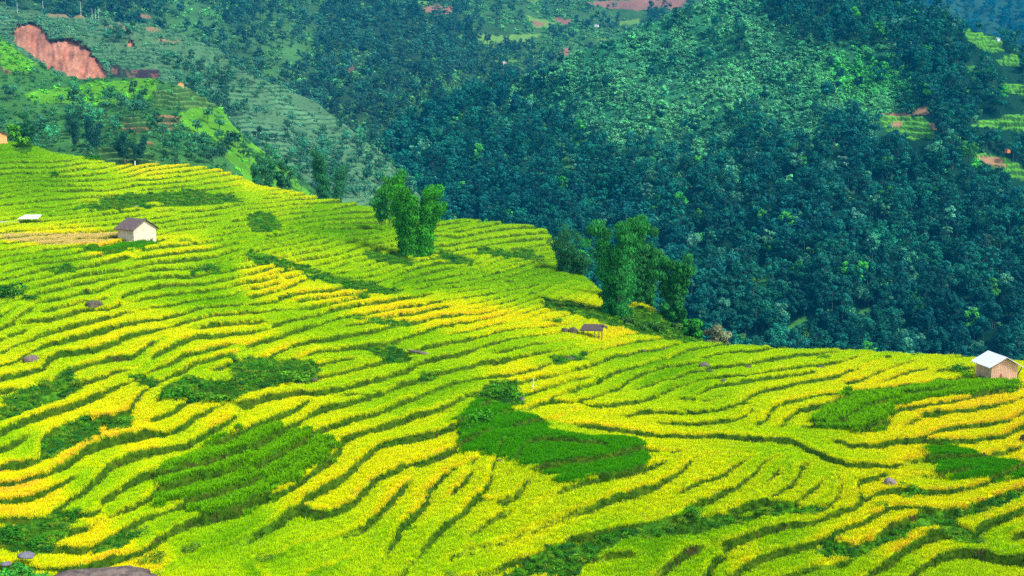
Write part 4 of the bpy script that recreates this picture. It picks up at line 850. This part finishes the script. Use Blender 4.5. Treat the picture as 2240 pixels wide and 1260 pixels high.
tag(lg.obj('fallen_log', plain('weathered_wood', (.06, .045, .035), (.26, .22, .2), 4, .9, (.3, 1, 1)), None, True), 'weathered grey brown fallen log on a weedy bank near picture centre', 'log').location = tuple(lp + (0, 0, .12))

# ------------------------------------------------------------ huts
M_plaster = plain('plaster', (.58, .48, .35), (.74, .64, .50), 1.5, .95); M_oldroof = plain('old_grey_brown_roof', (.07, .05, .045), (.20, .15, .135), 3, .9, (4, .5, 4), .04)
M_plank = plain('pink_brown_planks', (.60, .32, .19), (.86, .54, .35), 2.5, .85, (6, 6, .5)); M_white = plain('white_metal', (.72, .73, .76), (.84, .85, .88), 1.2, .5); M_dark = plain('dark_timber', (.04, .03, .025), (.14, .11, .09), 4, .9)
M_thatch = plain('thatch', (.04, .032, .03), (.13, .105, .10), 4, .95, (8, 1, 8), .05); M_orange = plain('ochre_plaster', (.80, .33, .10), (.90, .46, .17), 1.5, .95); M_red = plain('red_cloth', (.6, .02, .02), (.7, .05, .04), 3, .8)
M_stone = plain('concrete', (.4, .36, .33), (.6, .55, .5), 3, .9)
def gable_wall(t, W, L, hw, hr, m_, planks=False):
    if planks:
        mb = MB(); n = 15; pw = W / n
        for k in range(n):
            x = -W / 2 + pw * (k + .5); top = hw + hr * (1 - abs(x) / (W / 2)); 
            for y in (-L / 2, L / 2): mb.box((x, y, top / 2 - .35), (pw * .9, .03, top + .7))
        n = 13; pw = (L - .06) / n
        for k in range(n):
            for x in (-W / 2, W / 2): mb.box((x, -L / 2 + .03 + pw * (k + .5), hw / 2 - .35), (.03, pw * .88, hw + .7))
        mb.obj('wall', m_, t); ib = MB(); V = [(-W / 2 + .03, y, z) for y in (-L / 2 + .03, L / 2 - .03) for z in (-.7, hw)]; 
        x = W / 2 - .03; y0, y1 = -L / 2 + .03, L / 2 - .03
        V = [(-x, y0, -.7), (x, y0, -.7), (x, y0, hw), (0, y0, hw + hr - .04), (-x, y0, hw), (-x, y1, -.7), (x, y1, -.7), (x, y1, hw), (0, y1, hw + hr - .04), (-x, y1, hw)]
        ib.add(V, [(0, 1, 2, 3, 4), (9, 8, 7, 6, 5), (0, 5, 6, 1), (1, 6, 7, 2), (4, 9, 5, 0)]); ib.obj('lining', M_dark, t)
    else:
        x = W / 2; y0, y1 = -L / 2, L / 2; mb = MB(); V = [(-x, y0, -.7), (x, y0, -.7), (x, y0, hw), (0, y0, hw + hr), (-x, y0, hw), (-x, y1, -.7), (x, y1, -.7), (x, y1, hw), (0, y1, hw + hr), (-x, y1, hw)]
        mb.add(V, [(0, 1, 2, 3, 4), (9, 8, 7, 6, 5), (0, 5, 6, 1), (1, 6, 7, 2), (4, 9, 5, 0)]); mb.obj('wall', m_, t)
def gable_roof(t, W, L, hw, hr, ov, oe, m_, th=.07, wav=0):
    sl = hr / (W / 2); mb = MB(); n = 36 if wav else 1
    for sg in (-1, 1):
        V = []; F = []
        for k in range(n + 1):
            y = -L / 2 - ov + (L + 2 * ov) * k / n; z = wav * math.sin(k * 2.1)
            for (x, zz) in ((0, hw + hr + .05), (sg * (W / 2 + oe), hw - oe * sl + .05)): V += [(x, y, zz + z), (x, y, zz + z + th)]
        for k in range(n): a = 4 * k; F += [(a + 1, a + 5, a + 7, a + 3), (a, a + 2, a + 6, a + 4), (a + 2, a + 3, a + 7, a + 6), (a, a + 4, a + 5, a + 1)]
        F += [(0, 1, 3, 2), (4 * n, 4 * n + 2, 4 * n + 3, 4 * n + 1)]
        if sg < 0: F = [f[::-1] for f in F]
        mb.add(V, F)
    return mb.obj('roof', m_, t)
def put(u, v, D, name, label, rz, cat='hut'): return thing(name, label, cat, at(u, v, D) if D else ground(u, v), rz)
t = put(300, 526, 0, 'plaster_hut', 'small beige plaster hut with a worn brown gable roof among the left terraces', R(54)); gable_wall(t, 3.3, 3.3, 1.75, 1.05, M_plaster)
gable_roof(t, 3.3, 3.3, 1.75, 1.05, .3, .4, M_oldroof, .08, .015)
t = put(2176, 832, 0, 'plank_hut', 'small plank hut with a bright white metal gable roof at the right edge', R(7)); gable_wall(t, 2.4, 2.4, 1.35, .68, M_plank, True)
gable_roof(t, 2.4, 2.4, 1.35, .68, .3, .36, M_white, .05, .012)
o = MB(); o.box((.0, 0, 0), (.07, .04, .26)); o.box((.02, 0, .16), (.04, .04, .1)); o = tag(o.obj('red_cloth', M_red), 'narrow red cloth hanging on the front planks of the white roofed hut', 'cloth')
o.matrix_world = t.matrix_basis @ Matrix.Translation((-.30, -1.25, .42))
for k, (x, y, a, b, l, lb) in enumerate([(1.3, -.3, .25, .1, 1.3, 'thick dark pole leaning right against the plank hut'), (1.55, -.45, -.35, .2, 1.4, 'grey pole leaning left beside the plank hut'), (1.5, -.2, .6, .1, 1.2, 'low slanting pole beside the plank hut')]):
    mb = MB(); mb.tube([(0, 0, -.2), (math.sin(a) * l, b, l * math.cos(a))], .05 + .02 * (k == 0), 6); o = tag(mb.obj('wooden_pole', M_dark if k else M_dark), lb, 'pole'); o.location = t.location + Vector((x, y, 0))
# open white roofed shed
t = put(66, 486, 0, 'open_shed', 'open sided shed with a white metal roof at the left edge of the terraces', R(4), 'shed')
mb = MB(); mb.add([(-1.35, -.8, 1.02), (1.25, -.8, 1.02), (1.25, .8, 1.42), (-.85, .8, 1.42), (-1.35, -.8, .96), (1.25, -.8, .96), (1.25, .8, 1.36), (-.85, .8, 1.36)], [(0, 1, 2, 3), (7, 6, 5, 4), (0, 4, 5, 1), (1, 5, 6, 2), (2, 6, 7, 3), (3, 7, 4, 0)]); mb.obj('roof', M_white, t)
for x in (-1.1, 1.05):
    for y in (-.65, .65): mb = MB(); mb.tube([(x, y, -.5), (x, y, 1.08 + (y > 0) * .3)], .045, 6); mb.obj('post', M_dark, t)
mb = MB(); mb.box((-.9, -.2, .1), (.5, .5, .45)); mb.obj('bin', M_stone, t)
p = ground(20, 486); mb = MB(); mb.box((0, 0, .06), (2.6, .9, .12)); tag(mb.obj('paved_path', M_stone), kind='structure').location = tuple(p)
t.location.z -= .35
# thatched shelter
t = put(1297, 733, 111, 'thatched_shelter', 'low open shelter with a dark thatched roof standing beside two boulders', R(-6), 'shelter')
mb = MB(); mb.add([(-1.35, -.75, .62), (1.05, -.75, .62), (1.0, .1, 1.12), (-.9, .1, 1.12), (-1.2, .85, .7), (1.1, .85, .7)], [(0, 1, 2, 3), (3, 2, 5, 4)]); mb.add([(-1.35, -.75, .54), (1.05, -.75, .54), (1.0, .1, 1.02), (-.9, .1, 1.02), (-1.2, .85, .62), (1.1, .85, .62)], [(3, 2, 1, 0), (4, 5, 2, 3)])
mb.add([(-1.35, -.75, .62), (1.05, -.75, .62), (1.05, -.75, .54), (-1.35, -.75, .54), (1.1, .85, .7), (1.1, .85, .62), (1, .1, 1.12), (1, .1, 1.02), (-1.2, .85, .7), (-1.2, .85, .62), (-.9, .1, 1.12), (-.9, .1, 1.02)], [(0, 3, 2, 1), (1, 2, 7, 6), (6, 7, 5, 4), (0, 10, 11, 3), (10, 8, 9, 11)]); mb.obj('roof', M_thatch, t)
mb = MB(); mb.add([(.95, -.3, 1.05), (1.5, -.5, .8), (1.45, .3, .85), (.95, .3, 1.1), (.95, -.3, .98), (1.5, -.5, .74), (1.45, .3, .78), (.95, .3, 1.02)], [(0, 1, 2, 3), (7, 6, 5, 4), (0, 4, 5, 1), (1, 5, 6, 2), (2, 6, 7, 3)]); mb.obj('side_flap', M_thatch, t)
for x, y in ((-1.1, -.6), (-.5, -.6), (.15, -.6), (.6, -.6), (.9, -.55), (-1., .7), (.9, .7)): mb = MB(); mb.tube([(x, y, -.5), (x + .02, y, .66)], .045, 6); mb.obj('post', M_dark, t)
# house at the left edge and far buildings
t = put(-6, 309, 226, 'ochre_house', 'orange walled house with a dark roof cut by the left picture edge', R(30), 'house'); gable_wall(t, 3.4, 3.6, 1.35, .75, M_orange); gable_roof(t, 3.4, 3.6, 1.35, .75, .3, .4, M_dark, .14)
for (u, v, D, s, m1, m2, lb, rz) in [(396, 189, 394, 1.0, M_orange, plain('red_roof', (.55, .08, .05), (.7, .14, .08)), 'tiny red roofed house on the ridge of the grassy spur', .3), (2204, 331, 500, .8, plain('orange_wall', (.75, .2, .05), (.85, .3, .1)), M_dark, 'tiny orange building in the fields at far right', .2),
    (2183, 88, 600, .8, M_white, M_white, 'tiny white building above the striped fields at upper right', .1), (1102, 140, 900, 1.4, M_plaster, M_white, 'tiny pale house far off in the middle valley', .4), (1305, 58, 1050, 1.8, M_white, M_white, 'tiny white house far off in the upper fields', -.2)]:
    t = put(u, v, D, 'far_house', lb, rz, 'house'); gable_wall(t, 2 * s, 2.4 * s, 1.0 * s, .5 * s, m1); gable_roof(t, 2 * s, 2.4 * s, 1.0 * s, .5 * s, .2, .2, m2, .06)
M_pole = plain('pale_pole', (.6, .6, .6), (.75, .75, .75))
for (u, v, hp, lb) in [(202, 40, 21, 'pale pole above the landslide, left of a close trio'), (209, 40, 19, 'pale pole above the landslide, middle of a close trio'), (216, 40, 21, 'pale pole above the landslide, right of a close trio'), (177, 31, 27, 'pale pole standing alone left of the trio'), (38, 24, 18, 'pale pole near the upper left corner'), (94, 14, 12, 'short pale pole at the top edge above the landslide')]:
    D_ = 615; mb = MB(); mb.tube([(0, 0, -1), (0, 0, hp * D_ / FPX)], [.10, .06], 6); tag(mb.obj('pale_pole', M_pole), lb, 'pole').location = tuple(at(u, v, D_ - 12))
mb = MB(); mb.tube([(0, 0, -.2), (.02, 0, .9)], [.06, .035], 6); tag(mb.obj('white_upright', M_pole), 'thin white post at a paddy corner near the picture centre', 'post').location = tuple(ground(1166, 855))
mb = MB(); mb.tube([(0, 0, -.2), (0, 0, .7)], [.12, .1], 6); tag(mb.obj('white_upright', M_pole), 'short white upright speck on the upper left crest', 'post').location = tuple(ground(294, 363) + (0, 0, .4))  # plain upright for a white speck of unknown kind
mb = MB(); mb.tube([(0, 0, -.2), (.05, 0, .8)], [.2, .12], 6); tag(mb.obj('dark_speck', M_dark, None, True), 'dark upright speck on the upper left crest left of the white one', 'stump').location = tuple(ground(273, 363) + (0, 0, .4))  # plain upright for an unidentified dark speck
